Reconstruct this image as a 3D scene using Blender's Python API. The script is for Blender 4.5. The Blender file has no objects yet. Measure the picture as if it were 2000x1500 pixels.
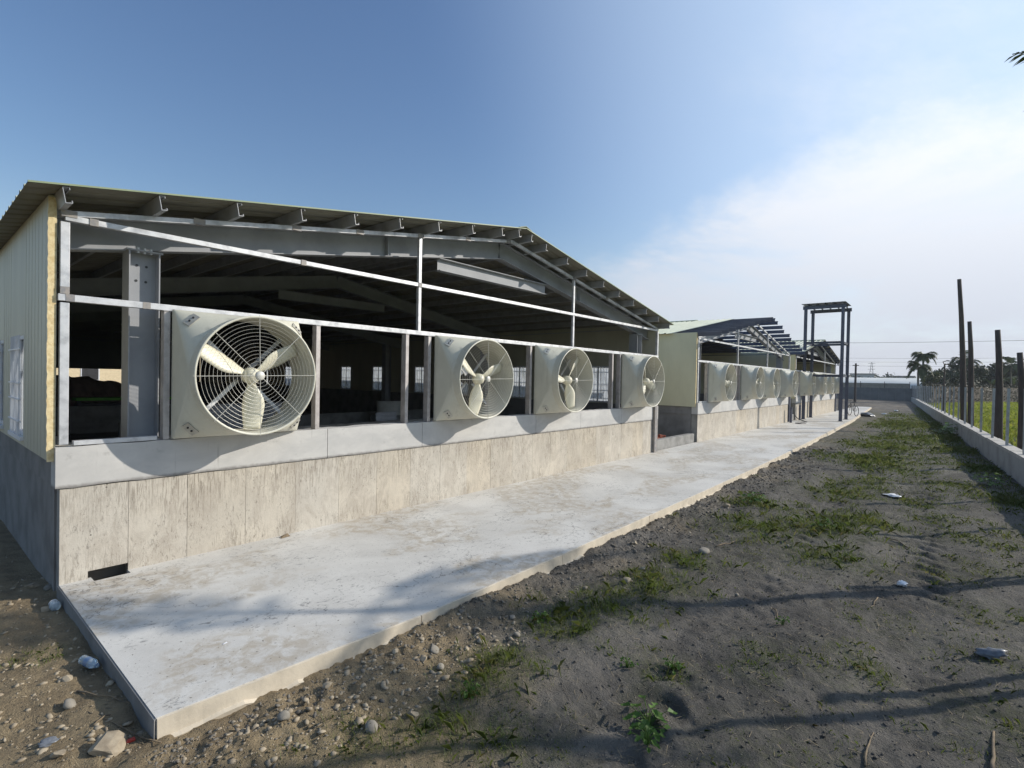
import bpy, math, random
import numpy as np
from mathutils import Vector, Matrix
rnd = random.Random(7)
R = math.radians
sc = bpy.context.scene
COL = sc.collection

# ------------------------------------------------------------------ camera
cam_d = bpy.data.cameras.new('camera'); cam = bpy.data.objects.new('camera', cam_d); COL.objects.link(cam)
CAM = Vector((-1.008, -6.540, 2.096)); YAW, PIT, ROL, FPX = 0.8705, -0.0125, 0.0190, 1010.5
_f = Vector((math.sin(YAW)*math.cos(PIT), math.cos(YAW)*math.cos(PIT), math.sin(PIT)))
_r0 = Vector((math.cos(YAW), -math.sin(YAW), 0)); _u0 = _r0.cross(_f)
_r = _r0*math.cos(ROL)+_u0*math.sin(ROL); _u = -_r0*math.sin(ROL)+_u0*math.cos(ROL)
m = Matrix((_r, _u, -_f)).transposed().to_4x4(); m.translation = CAM
cam.matrix_world = m
cam_d.sensor_width = 36; cam_d.lens = FPX/2000*36; cam_d.clip_start = .05; cam_d.clip_end = 3000
sc.camera = cam

# ------------------------------------------------------------------ sun, sky, exposure
SUN = Vector((.62, -.52, .42)).normalized()            # towards the sun
sun_d = bpy.data.lights.new('sun', 'SUN'); sun_d.energy = 4.6; sun_d.angle = R(.53); sun_d.color = (1, .93, .82)
sun = bpy.data.objects.new('sun', sun_d); COL.objects.link(sun)
sun.rotation_euler = SUN.to_track_quat('Z', 'Y').to_euler()
W = bpy.data.worlds.new('World'); sc.world = W; W.use_nodes = True
nt = W.node_tree; nt.nodes.clear(); N = nt.nodes.new; L = nt.links.new
out = N('ShaderNodeOutputWorld'); bg = N('ShaderNodeBackground'); bg.inputs['Strength'].default_value = .105
sky = N('ShaderNodeTexSky'); sky.sky_type = 'NISHITA'; sky.sun_disc = False
sky.sun_elevation = math.asin(SUN.z); sky.sun_rotation = math.atan2(SUN.x, SUN.y)
sky.air_density = 1.25; sky.dust_density = .9; sky.ozone_density = 2.2; sky.altitude = 20
tc = N('ShaderNodeTexCoord')
def vmath(op, a, b=None):
    n = N('ShaderNodeVectorMath'); n.operation = op
    for k, v in enumerate((a, b)):
        if v is None: continue
        if hasattr(v, 'is_linked') or hasattr(v, 'node'): L(v, n.inputs[k])
        else: n.inputs[k].default_value = v
    return n
def fmath(op, a, b=None, clamp=False):
    n = N('ShaderNodeMath'); n.operation = op; n.use_clamp = clamp
    for k, v in enumerate((a, b)):
        if v is None: continue
        if hasattr(v, 'node'): L(v, n.inputs[k])
        else: n.inputs[k].default_value = v
    return n.outputs[0]
def mrange(v, a, b, c=0., d=1.):
    n = N('ShaderNodeMapRange'); n.interpolation_type = 'SMOOTHSTEP'; L(v, n.inputs[0])
    for k, x in enumerate((a, b, c, d)): n.inputs[k+1].default_value = x
    return n.outputs[0]
gen = tc.outputs['Generated']
sep = N('ShaderNodeSeparateXYZ'); L(gen, sep.inputs[0])
zc = fmath('ADD', fmath('MAXIMUM', sep.outputs['Z'], 0.0), .16)
cx_ = fmath('DIVIDE', sep.outputs['X'], zc); cy_ = fmath('DIVIDE', sep.outputs['Y'], zc)
comb = N('ShaderNodeCombineXYZ'); L(cx_, comb.inputs[0]); L(cy_, comb.inputs[1]); comb.inputs[2].default_value = 3.7
ns = N('ShaderNodeTexNoise'); L(comb.outputs[0], ns.inputs['Vector']); ns.inputs['Scale'].default_value = .75; ns.inputs['Detail'].default_value = 9; ns.inputs['Roughness'].default_value = .63; ns.inputs['Distortion'].default_value = .35
# the cloud bank lies on the sun's side of the sky
side = vmath('DOT_PRODUCT', gen, (.90, -.43, 0)).outputs['Value']
top_ = fmath('ADD', .27, fmath('MULTIPLY', fmath('SUBTRACT', side, .52), .26))
wob = fmath('MULTIPLY', fmath('SUBTRACT', ns.outputs[0], .5), .42)
depth = fmath('SUBTRACT', fmath('ADD', top_, wob), sep.outputs['Z'])
cl = fmath('MULTIPLY', mrange(depth, -.02, .085), mrange(fmath('ADD', side, wob), .34, .66))
wisp = fmath('MULTIPLY', mrange(ns.outputs[0], .56, .74), fmath('MULTIPLY', mrange(side, .55, .80), .40))
cl = fmath('MAXIMUM', fmath('MULTIPLY', cl, mrange(ns.outputs[0], .30, .60, .50, 1.0)), wisp)
glow = mrange(vmath('DOT_PRODUCT', gen, tuple(SUN)).outputs['Value'], .22, .98, 0., .86)
low = mrange(vmath('DOT_PRODUCT', gen, tuple(SUN)).outputs['Value'], .05, 1.0, 0., .85)
low = mrange(sep.outputs['Z'], .0, .30, .38, 0.)                 # pale haze along the horizon, all the way round
fac = fmath('MAXIMUM', fmath('MULTIPLY', cl, .88), low, True)
mixc = N('ShaderNodeMix'); mixc.data_type = 'RGBA'; L(fac, mixc.inputs[0]); hsv = N('ShaderNodeHueSaturation'); hsv.inputs['Hue'].default_value = .508; hsv.inputs['Saturation'].default_value = 1.14; hsv.inputs['Value'].default_value = 1.33; L(sky.outputs[0], hsv.inputs['Color']); gm = N('ShaderNodeMix'); gm.data_type = 'RGBA'; L(glow, gm.inputs[0]); L(hsv.outputs[0], gm.inputs[6]); gm.inputs[7].default_value = (6.9, 8.7, 11.0, 1); L(gm.outputs[2], mixc.inputs[6])
cw = N('ShaderNodeMix'); cw.data_type = 'RGBA'; L(fmath('MULTIPLY', mrange(side, .2, .95), mrange(sep.outputs['Z'], .0, .40)), cw.inputs[0]); cw.inputs[6].default_value = (5.9, 6.2, 7.15, 1); cw.inputs[7].default_value = (10.2, 10.4, 10.7, 1)
L(cw.outputs[2], mixc.inputs[7]); L(mixc.outputs[2], bg.inputs[0]); L(bg.outputs[0], out.inputs[0])
sc.view_settings.view_transform = 'Standard'; sc.view_settings.look = 'None'
sc.view_settings.exposure = 0.0; sc.view_settings.gamma = 1
sc.render.engine = 'CYCLES'
sc.cycles.max_bounces = 8; sc.cycles.transparent_max_bounces = 24; sc.cycles.use_denoising = True

# ------------------------------------------------------------------ materials
def new_mat(name):
    mt = bpy.data.materials.new(name); mt.use_nodes = True
    t = mt.node_tree; b = t.nodes['Principled BSDF']
    return mt, t, b
class NB:                                         # node helper
    def __init__(s, t): s.t = t
    def n(s, k): return s.t.nodes.new(k)
    def l(s, a, b): s.t.links.new(a, b)
    def pos(s): return s.n('ShaderNodeNewGeometry').outputs['Position']
    def obj(s): return s.n('ShaderNodeTexCoord').outputs['Object']
    def scale(s, v, sc3):
        m = s.n('ShaderNodeMapping'); s.l(v, m.inputs[0]); m.inputs['Scale'].default_value = sc3; return m.outputs[0]
    def noise(s, v, scale, detail=5, rough=.55, dist=0):
        m = s.n('ShaderNodeTexNoise'); s.l(v, m.inputs['Vector']); m.inputs['Scale'].default_value = scale
        m.inputs['Detail'].default_value = detail; m.inputs['Roughness'].default_value = rough; m.inputs['Distortion'].default_value = dist
        return m.outputs[0]
    def ramp(s, v, a, b, c=0., d=1.):
        m = s.n('ShaderNodeMapRange'); m.interpolation_type = 'SMOOTHSTEP'; s.l(v, m.inputs[0])
        for k, x in enumerate((a, b, c, d)): m.inputs[k+1].default_value = x
        return m.outputs[0]
    def math(s, op, a, b=None):
        m = s.n('ShaderNodeMath'); m.operation = op
        for k, v in enumerate((a, b)):
            if v is None: continue
            if hasattr(v, 'node'): s.l(v, m.inputs[k])
            else: m.inputs[k].default_value = v
        return m.outputs[0]
    def mix(s, f, a, b):
        m = s.n('ShaderNodeMix'); m.data_type = 'RGBA'
        for k, v in ((0, f), (6, a), (7, b)):
            if hasattr(v, 'node'): s.l(v, m.inputs[k])
            elif k == 0: m.inputs[0].default_value = v
            else: m.inputs[k].default_value = (*v, 1)
        return m.outputs[2]
    def bump(s, h, strength, dist=.01):
        m = s.n('ShaderNodeBump'); s.l(h, m.inputs['Height']); m.inputs['Strength'].default_value = strength; m.inputs['Distance'].default_value = dist
        return m.outputs[0]
    def rand(s): return s.n('ShaderNodeObjectInfo').outputs['Random']
def pmat(name, col, col2=None, rough=.6, metal=0., scale=6., bump=.15, bscale=60., vec='pos', stretch=(1, 1, 1), lo=.35, hi=.7, rough2=None, spec=.5):
    mt, t, b = new_mat(name); k = NB(t)
    v = k.pos() if vec == 'pos' else k.obj()
    v = k.scale(v, stretch)
    col2 = col2 or tuple(c*.75 for c in col)
    f = k.ramp(k.noise(v, scale, 6, .6), lo, hi)
    k.l(k.mix(f, col, col2), b.inputs['Base Color'])
    b.inputs['Roughness'].default_value = rough; b.inputs['Metallic'].default_value = metal
    b.inputs['Specular IOR Level'].default_value = spec
    if rough2 is not None: k.l(k.ramp(k.noise(v, scale*2.3, 5), .3, .7, rough, rough2), b.inputs['Roughness'])
    if bump: k.l(k.bump(k.noise(v, bscale, 4), bump, .004), b.inputs['Normal'])
    return mt
M = {}
# board-marked foundation concrete: cream, with dark run-off streaks
def wall_mat():
    mt, t, b = new_mat('formed_concrete'); k = NB(t); p = k.pos()
    base = k.mix(k.ramp(k.noise(p, 1.3, 6, .6), .3, .7), (.56, .50, .405), (.44, .395, .325))
    base = k.mix(k.ramp(k.rand(), 0, 1, .0, .45), base, (.53, .515, .48))
    blot = k.ramp(k.noise(k.scale(p, (1, 1, .6)), 3.6, 8, .75, .8), .42, .64, 0, .60)
    base = k.mix(blot, base, (.36, .32, .27))
    sx = k.n('ShaderNodeSeparateXYZ'); k.l(p, sx.inputs[0])
    st = k.noise(k.scale(p, (44, 44, 3.6)), 1, 8, .78, .9)
    zone = k.noise(k.scale(p, (1.4, 1.4, .1)), 1.0, 3)
    top = k.ramp(sx.outputs['Z'], .22, .90)
    s1 = k.math('MULTIPLY', k.ramp(st, .47, .58), k.math('MULTIPLY', top, k.ramp(zone, .35, .60, .35, 1)))
    st2 = k.noise(k.scale(p, (30, 30, 4.2)), 1.1, 8, .78, 1.2)
    bot = k.ramp(sx.outputs['Z'], .42, .05)
    s2 = k.math('MULTIPLY', k.ramp(st2, .49, .60, 0, .9), k.math('MULTIPLY', bot, k.ramp(zone, .62, .40)))
    base = k.mix(k.math('MULTIPLY', k.math('MAXIMUM', s1, s2), .70), base, (.17, .145, .115))
    v = k.n('ShaderNodeTexVoronoi'); k.l(k.scale(p, (9, 9, 9)), v.inputs['Vector']); v.inputs['Scale'].default_value = 1.0
    hole = k.math('MULTIPLY', k.ramp(v.outputs['Distance'], .10, .055), k.ramp(k.noise(p, 3.1, 2), .50, .56))
    base = k.mix(k.math('MULTIPLY', hole, .75), base, (.10, .09, .08))
    ck = k.math('MULTIPLY', k.ramp(k.noise(k.scale(p, (34, 34, 11)), 1, 6, .8, 1.5), .55, .61), k.ramp(k.noise(p, 1.9, 4, .6), .38, .56))
    base = k.mix(k.math('MULTIPLY', ck, .62), base, (.13, .115, .10))
    k.l(base, b.inputs['Base Color']); b.inputs['Roughness'].default_value = .85; b.inputs['Specular IOR Level'].default_value = .25
    h = k.math('SUBTRACT', k.math('ADD', k.noise(p, 55, 6, .65), k.math('MULTIPLY', k.noise(p, 9, 4), 1.5)), k.math('MULTIPLY', hole, 2.))
    k.l(k.bump(h, .35, .006), b.inputs['Normal'])
    return mt
M['wall'] = wall_mat()
def band_mat():
    mt, t, b = new_mat('smooth_render'); k = NB(t); p = k.pos()
    base = k.mix(k.ramp(k.noise(k.scale(p, (1, 1, 2)), 1.6, 7, .62, .4), .32, .68), (.53, .52, .50), (.435, .43, .42))
    base = k.mix(k.ramp(k.noise(p, 7, 6, .7), .60, .72, 0, .5), base, (.30, .295, .285))
    st = k.ramp(k.noise(k.scale(p, (30, 30, 1.5)), 1, 5, .6), .64, .72, 0, .35)
    base = k.mix(st, base, (.25, .24, .225))
    sx = k.n('ShaderNodeSeparateXYZ'); k.l(p, sx.inputs[0])
    edge = k.math('ADD', sx.outputs['Z'], k.math('MULTIPLY', k.noise(p, 12, 5, .7), .05))
    base = k.mix(k.math('MULTIPLY', k.ramp(edge, 1.006, .965), .80), base, (.16, .15, .14))
    k.l(base, b.inputs['Base Color']); b.inputs['Roughness'].default_value = .82; b.inputs['Specular IOR Level'].default_value = .25
    k.l(k.bump(k.noise(p, 40, 5, .6), .2, .004), b.inputs['Normal'])
    return mt
M['band'] = band_mat()
def apron_mat():
    mt, t, b = new_mat('apron_concrete'); k = NB(t); p = k.pos()
    base = k.mix(k.ramp(k.noise(p, .9, 7, .62, .3), .33, .68), (.60, .585, .55), (.49, .475, .445))
    base = k.mix(k.ramp(k.noise(p, 22, 6, .7), .45, .75, 0, .30), base, (.66, .65, .62))
    br = k.math('MULTIPLY', k.ramp(k.noise(k.scale(p, (.42, .8, 1)), 1.0, 3, .5, .3), .49, .58), k.ramp(k.noise(p, 6.5, 8, .75, .5), .40, .60))
    base = k.mix(k.math('MULTIPLY', br, .70), base, (.36, .305, .23))
    zone = k.ramp(k.noise(k.scale(p, (.55, .9, 1)), 1.3, 3), .46, .60)
    gr = k.math('MULTIPLY', zone, k.ramp(k.noise(k.scale(p, (10, 16, 1)), 1.0, 8, .8, 1.2), .54, .62))
    base = k.mix(k.math('MULTIPLY', gr, .75), base, (.12, .12, .12))
    vc = k.n('ShaderNodeTexVoronoi'); vc.feature = 'DISTANCE_TO_EDGE'; vc.inputs['Scale'].default_value = .42
    wv = k.n('ShaderNodeVectorMath'); wv.operation = 'ADD'; nz = k.n('ShaderNodeTexNoise'); k.l(p, nz.inputs['Vector']); nz.inputs['Scale'].default_value = 2.5; nz.inputs['Detail'].default_value = 6
    k.l(p, wv.inputs[0]); k.l(nz.outputs['Color'], wv.inputs[1]); k.l(wv.outputs[0], vc.inputs['Vector'])
    cr = k.math('MULTIPLY', k.ramp(vc.outputs['Distance'], .0035, .001), k.ramp(k.noise(p, .5, 3), .48, .56))
    base = k.mix(k.math('MULTIPLY', cr, .7), base, (.16, .15, .135))
    sp = k.ramp(k.noise(p, 40, 3, .5), .655, .70)
    base = k.mix(k.math('MULTIPLY', sp, .8), base, (.11, .10, .085))
    k.l(base, b.inputs['Base Color']); b.inputs['Roughness'].default_value = .8; b.inputs['Specular IOR Level'].default_value = .3
    k.l(k.bump(k.math('ADD', k.noise(p, 70, 5, .7), k.math('MULTIPLY', k.noise(p, 6, 5), 1.3)), .22, .006), b.inputs['Normal'])
    return mt
M['apron'] = apron_mat()
M['kerb'] = pmat('edge_plaster', (.60, .53, .42), (.47, .415, .33), .85, scale=5, bump=.4, bscale=35, spec=.25)
M['greyconc'] = pmat('grey_concrete', (.30, .295, .28), (.20, .195, .185), .85, scale=3, bump=.4, bscale=30, spec=.25)
M['darkconc'] = pmat('weathered_block', (.24, .235, .23), (.17, .165, .16), .88, scale=2.5, bump=.4, bscale=25, spec=.2)  # block plinths; also the painted-in shade of the apron's end face
M['galv'] = pmat('galvanised_tube', (.60, .61, .63), (.36, .37, .39), .42, .5, scale=7, bump=.08, rough2=.58, lo=.4, hi=.75)
M['weld'] = pmat('weld_primer', (.22, .22, .23), (.33, .30, .27), .6, .3, scale=14)
M['post'] = pmat('dull_post', (.50, .47, .455), (.36, .33, .32), .5, .35, scale=8, bump=.08)
M['steel'] = pmat('primed_grey_steel', (.315, .325, .345), (.25, .26, .28), .55, .0, scale=2.2, bump=.06, spec=.4)
M['steelblue'] = pmat('blue_grey_primer', (.085, .095, .135), (.06, .067, .10), .5, 0, scale=3, bump=.05)
M['purlin'] = pmat('c_purlin', (.40, .41, .425), (.31, .315, .325), .45, .35, scale=5, bump=.05)
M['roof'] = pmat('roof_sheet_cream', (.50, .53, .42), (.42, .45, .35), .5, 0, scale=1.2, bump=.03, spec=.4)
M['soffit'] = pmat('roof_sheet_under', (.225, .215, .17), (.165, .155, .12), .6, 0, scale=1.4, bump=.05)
M['trim'] = pmat('roof_trim_green', (.26, .31, .19), (.21, .26, .16), .5, 0, scale=2, bump=0)
M['clad'] = pmat('wall_cladding_cream', (.50, .485, .385), (.43, .415, .33), .5, 0, scale=1.4, bump=.02, stretch=(1, 1, .4))
M['clad2'] = pmat('wall_cladding_yellow', (.66, .63, .44), (.57, .545, .375), .5, 0, scale=1.4, bump=.02, stretch=(1, 1, .4))
M['cladg'] = pmat('wall_cladding_grey', (.33, .335, .31), (.28, .285, .265), .55, 0, scale=1.4, bump=.02, stretch=(1, 1, .4))
M['foam'] = pmat('foam_core', (.74, .62, .38), (.58, .45, .24), .95, 0, scale=30, bump=.8, bscale=45, spec=.1)
def frp_mat():
    mt, t, b = new_mat('fan_gelcoat'); k = NB(t); p = k.pos(); o = k.obj()
    base = k.mix(k.ramp(k.noise(p, 1.8, 6, .6), .3, .7), (.625, .61, .515), (.545, .53, .445))
    st = k.math('MULTIPLY', k.ramp(k.noise(k.scale(p, (11, 11, .9)), 1, 6, .65, .4), .52, .70), k.ramp(k.noise(p, 2.2, 3), .40, .62))
    base = k.mix(k.math('MULTIPLY', st, .40), base, (.33, .30, .24))
    base = k.mix(k.ramp(k.noise(p, 30, 5, .7), .58, .72, 0, .35), base, (.42, .39, .32))
    k.l(base, b.inputs['Base Color']); k.l(k.ramp(k.noise(p, 7, 5), .3, .7, .34, .55), b.inputs['Roughness'])
    k.l(k.bump(k.noise(p, 5, 3), .06, .01), b.inputs['Normal']); return mt
M['frp'] = frp_mat()
M['blade'] = pmat('fan_blade', (.74, .71, .57), (.64, .61, .49), .42, 0, scale=5, bump=.02, vec='obj')
M['wire'] = pmat('guard_wire', (.60, .59, .54), (.48, .47, .43), .4, .1, scale=6, bump=0, vec='obj')
M['zinc'] = pmat('zinc_plate', (.52, .51, .46), (.40, .39, .35), .45, .5, scale=20, bump=.05, vec='obj')
M['dark'] = pmat('dark_metal', (.05, .05, .055), (.03, .03, .03), .5, .3, scale=8)
M['white'] = pmat('white_frame', (.72, .73, .76), (.62, .63, .66), .45, 0, scale=4, bump=.02)
M['wood'] = pmat('weathered_pole', (.085, .065, .055), (.05, .04, .036), .9, 0, scale=3, bump=.6, bscale=20, stretch=(6, 6, 1))
M['straw'] = pmat('dry_straw', (.34, .27, .16), (.20, .155, .09), .9, 0, scale=14, bump=0)
M['stick'] = pmat('dry_stick', (.22, .165, .10), (.13, .10, .07), .9, 0, scale=20, bump=.4)
M['stone'] = pmat('river_stone', (.27, .245, .205), (.16, .145, .12), .85, 0, scale=9, bump=.5, bscale=40, spec=.25)
M['stone2'] = pmat('tan_rubble', (.36, .305, .225), (.24, .195, .14), .9, 0, scale=12, bump=.6, bscale=40, spec=.2)
M['gravel'] = pmat('grey_gravel', (.205, .182, .150), (.125, .112, .095), .9, 0, scale=6, bump=.5, bscale=40, spec=.2)
M['brick'] = pmat('red_brick', (.33, .10, .06), (.22, .075, .05), .9, 0, scale=12, bump=.3)
M['plastic'] = pmat('white_plastic', (.75, .76, .78), (.6, .61, .63), .3, 0, scale=30, bump=.3)
M['greyplastic'] = pmat('grey_plastic_bag', (.17, .185, .21), (.11, .12, .14), .35, 0, scale=25, bump=.3)
M['red'] = pmat('red_scrap', (.5, .05, .03), (.35, .04, .03), .5)
M['tarp'] = pmat('brown_tarp', (.26, .20, .16), (.17, .13, .105), .8, 0, scale=3, bump=.3, bscale=14)
M['green'] = pmat('green_board', (.16, .55, .05), (.12, .45, .04), .5, 0)
M['cream'] = pmat('cream_plaster', (.72, .60, .40), (.62, .51, .33), .85)
M['tub'] = pmat('white_tub', (.60, .59, .55), (.48, .47, .43), .5)
M['sheet'] = pmat('leaning_sheet', (.44, .45, .47), (.36, .37, .39), .45, .3, scale=3)
M['floor'] = pmat('barn_floor', (.20, .19, .175), (.14, .13, .12), .9, 0, scale=1.5)
M['trunk'] = pmat('palm_trunk', (.20, .18, .155), (.12, .11, .095), .9, 0, scale=4, bump=.6, bscale=12, stretch=(1, 1, 3))
M['bark'] = pmat('tree_bark', (.13, .105, .085), (.08, .065, .05), .95, 0, scale=5, bump=.6, bscale=15)
M['farwall'] = pmat('far_sheet_fence', (.17, .18, .185), (.12, .128, .135), .7, 0, scale=1, bump=.1)
M['ghfilm'] = pmat('greenhouse_film', (.66, .66, .62), (.58, .58, .55), .6, 0, scale=.5, bump=0)
M['net'] = pmat('shade_net', (.30, .285, .245), (.23, .22, .19), .9, 0, scale=3)
M['rubber'] = pmat('tyre_rubber', (.03, .03, .03), (.02, .02, .02), .8)
M['hose'] = pmat('black_hose', (.02, .02, .022), (.03, .03, .03), .5)
M['fencepost'] = pmat('fence_post_zinc', (.37, .38, .40), (.27, .28, .30), .45, .45, scale=7, bump=.05)
M['fwall'] = pmat('fence_wall_render', (.40, .395, .37), (.29, .285, .265), .88, 0, scale=1.8, bump=.4, bscale=30, spec=.2)
M['coping'] = pmat('coping_concrete', (.50, .47, .42), (.39, .37, .33), .85, 0, scale=4, bump=.3, bscale=30, spec=.25)
M['hill'] = pmat('far_hill', (.10, .13, .10), (.07, .09, .07), .95, 0, scale=.02, bump=0)
def leaf_mat(name, c1, c2, c3=None, trans=.25, sc_=3.):
    mt, t, b = new_mat(name); k = NB(t); p = k.pos()
    c = k.mix(k.ramp(k.noise(p, sc_, 4, .6), .35, .65), c1, c2)
    if c3: c = k.mix(k.ramp(k.noise(p, sc_*4, 3), .56, .70, 0, .8), c, c3)
    k.l(c, b.inputs['Base Color']); b.inputs['Roughness'].default_value = .55; b.inputs['Specular IOR Level'].default_value = .3
    tr = k.n('ShaderNodeBsdfTranslucent'); k.l(c, tr.inputs[0]); mx = k.n('ShaderNodeMixShader'); mx.inputs[0].default_value = trans
    k.l(b.outputs[0], mx.inputs[1]); k.l(tr.outputs[0], mx.inputs[2]); k.l(mx.outputs[0], t.nodes['Material Output'].inputs[0])
    return mt
M['grass'] = leaf_mat('yard_grass', (.115, .165, .035), (.165, .195, .052), (.30, .25, .12), .4, 2.2)
M['fieldgrass'] = leaf_mat('field_grass', (.27, .34, .04), (.35, .38, .06), (.40, .36, .10), .4, .6)
M['weed'] = leaf_mat('weed_leaf', (.075, .15, .025), (.11, .19, .04), None, .3, 6)
M['leafdark'] = leaf_mat('tree_leaf_dark', (.022, .036, .016), (.040, .055, .022), (.07, .065, .03), .15, .8)
M['leafmid'] = leaf_mat('tree_leaf', (.045, .065, .022), (.07, .085, .03), (.11, .09, .04), .2, .8)
M['palmleaf'] = leaf_mat('palm_leaf', (.045, .065, .022), (.07, .09, .03), (.14, .11, .05), .2, 1.5)
M['hedge'] = leaf_mat('hedge_leaf', (.050, .048, .028), (.030, .036, .018), (.085, .065, .04), .15, 1.2)
M['banana'] = leaf_mat('banana_leaf', (.06, .095, .03), (.09, .125, .045), (.13, .11, .05), .3, 1)
def glass_mat():
    mt, t, b = new_mat('frosted_glass'); k = NB(t)
    tr = k.n('ShaderNodeBsdfTranslucent'); tr.inputs[0].default_value = (.80, .83, .88, 1)
    tp = k.n('ShaderNodeBsdfTransparent'); tp.inputs[0].default_value = (.85, .88, .9, 1)
    gl = k.n('ShaderNodeBsdfGlossy'); gl.inputs['Roughness'].default_value = .08; gl.inputs[0].default_value = (.9, .92, .95, 1)
    v = k.noise(k.scale(k.pos(), (1, 9, .8)), 2.5, 3)
    a = k.n('ShaderNodeMixShader'); k.l(k.ramp(v, .4, .6, .25, .75), a.inputs[0]); k.l(tr.outputs[0], a.inputs[1]); k.l(tp.outputs[0], a.inputs[2])
    c = k.n('ShaderNodeMixShader'); c.inputs[0].default_value = .22; k.l(a.outputs[0], c.inputs[1]); k.l(gl.outputs[0], c.inputs[2])
    k.l(c.outputs[0], t.nodes['Material Output'].inputs[0]); return mt
M['glass'] = glass_mat()
def bottle_mat(name, col):
    mt, t, b = new_mat(name)
    b.inputs['Base Color'].default_value = (*col, 1); b.inputs['Roughness'].default_value = .12; b.inputs['Transmission Weight'].default_value = .7; b.inputs['IOR'].default_value = 1.2
    return mt
M['bottle'] = bottle_mat('clear_bottle', (.75, .85, .92)); M['bluecap'] = pmat('blue_label', (.12, .19, .32), (.09, .14, .24), .4)
def soil_mat():
    mt, t, b = new_mat('yard_soil'); k = NB(t); p = k.pos()
    sx = k.n('ShaderNodeSeparateXYZ'); k.l(p, sx.inputs[0])
    n1 = k.noise(p, .8, 8, .65, .4)
    dark = k.mix(k.ramp(k.noise(p, 3.2, 8, .7), .35, .68), (.138, .128, .115), (.074, .069, .064))
    tan = k.mix(k.ramp(k.noise(p, 4, 8, .7), .35, .65), (.34, .265, .165), (.225, .175, .112))
    dark = k.mix(k.ramp(k.noise(k.scale(p, (.5, 1.3, 1)), .9, 7, .65, .6), .42, .68, 0, .85), dark, (.195, .180, .160))
    dark = k.mix(k.ramp(k.noise(p, 1.7, 5, .6), .55, .72, 0, .6), dark, (.062, .062, .045))
    lf = k.math('ADD', k.ramp(sx.outputs['X'], 3.4, -.4, 0, .62), k.ramp(sx.outputs['Y'], -5.2, -3.2, 0, .30))
    f = k.ramp(k.math('ADD', lf, k.math('MULTIPLY', n1, .8)), .62, 1.02)
    base = k.mix(f, dark, tan)
    at = k.n('ShaderNodeAttribute'); at.attribute_name = 'grassy'
    g = k.math('MULTIPLY', at.outputs['Fac'], k.ramp(k.noise(p, 14, 6, .7), .38, .62, .15, .85))
    base = k.mix(g, base, (.068, .082, .026))
    v = k.n('ShaderNodeTexVoronoi'); k.l(p, v.inputs['Vector']); v.inputs['Scale'].default_value = 42
    peb = k.math('MULTIPLY', k.ramp(v.outputs['Distance'], .36, .22), k.ramp(k.noise(p, 20, 3), .52, .62))
    base = k.mix(k.math('MULTIPLY', peb, .55), base, (.27, .25, .215))
    far = k.ramp(sx.outputs['Y'], -9.4, -10.2)
    base = k.mix(far, base, k.mix(k.ramp(k.noise(p, .25, 8, .7), .35, .65), (.17, .21, .035), (.22, .24, .055)))
    k.l(base, b.inputs['Base Color']); b.inputs['Roughness'].default_value = .95; b.inputs['Specular IOR Level'].default_value = .15
    h = k.math('ADD', k.math('ADD', k.noise(p, 60, 6, .75), k.math('MULTIPLY', k.noise(p, 17, 6, .7), 2.)), k.math('MULTIPLY', peb, 1.2))
    k.l(k.bump(h, 1.0, .02), b.inputs['Normal'])
    return mt
M['soil'] = soil_mat()

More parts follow.
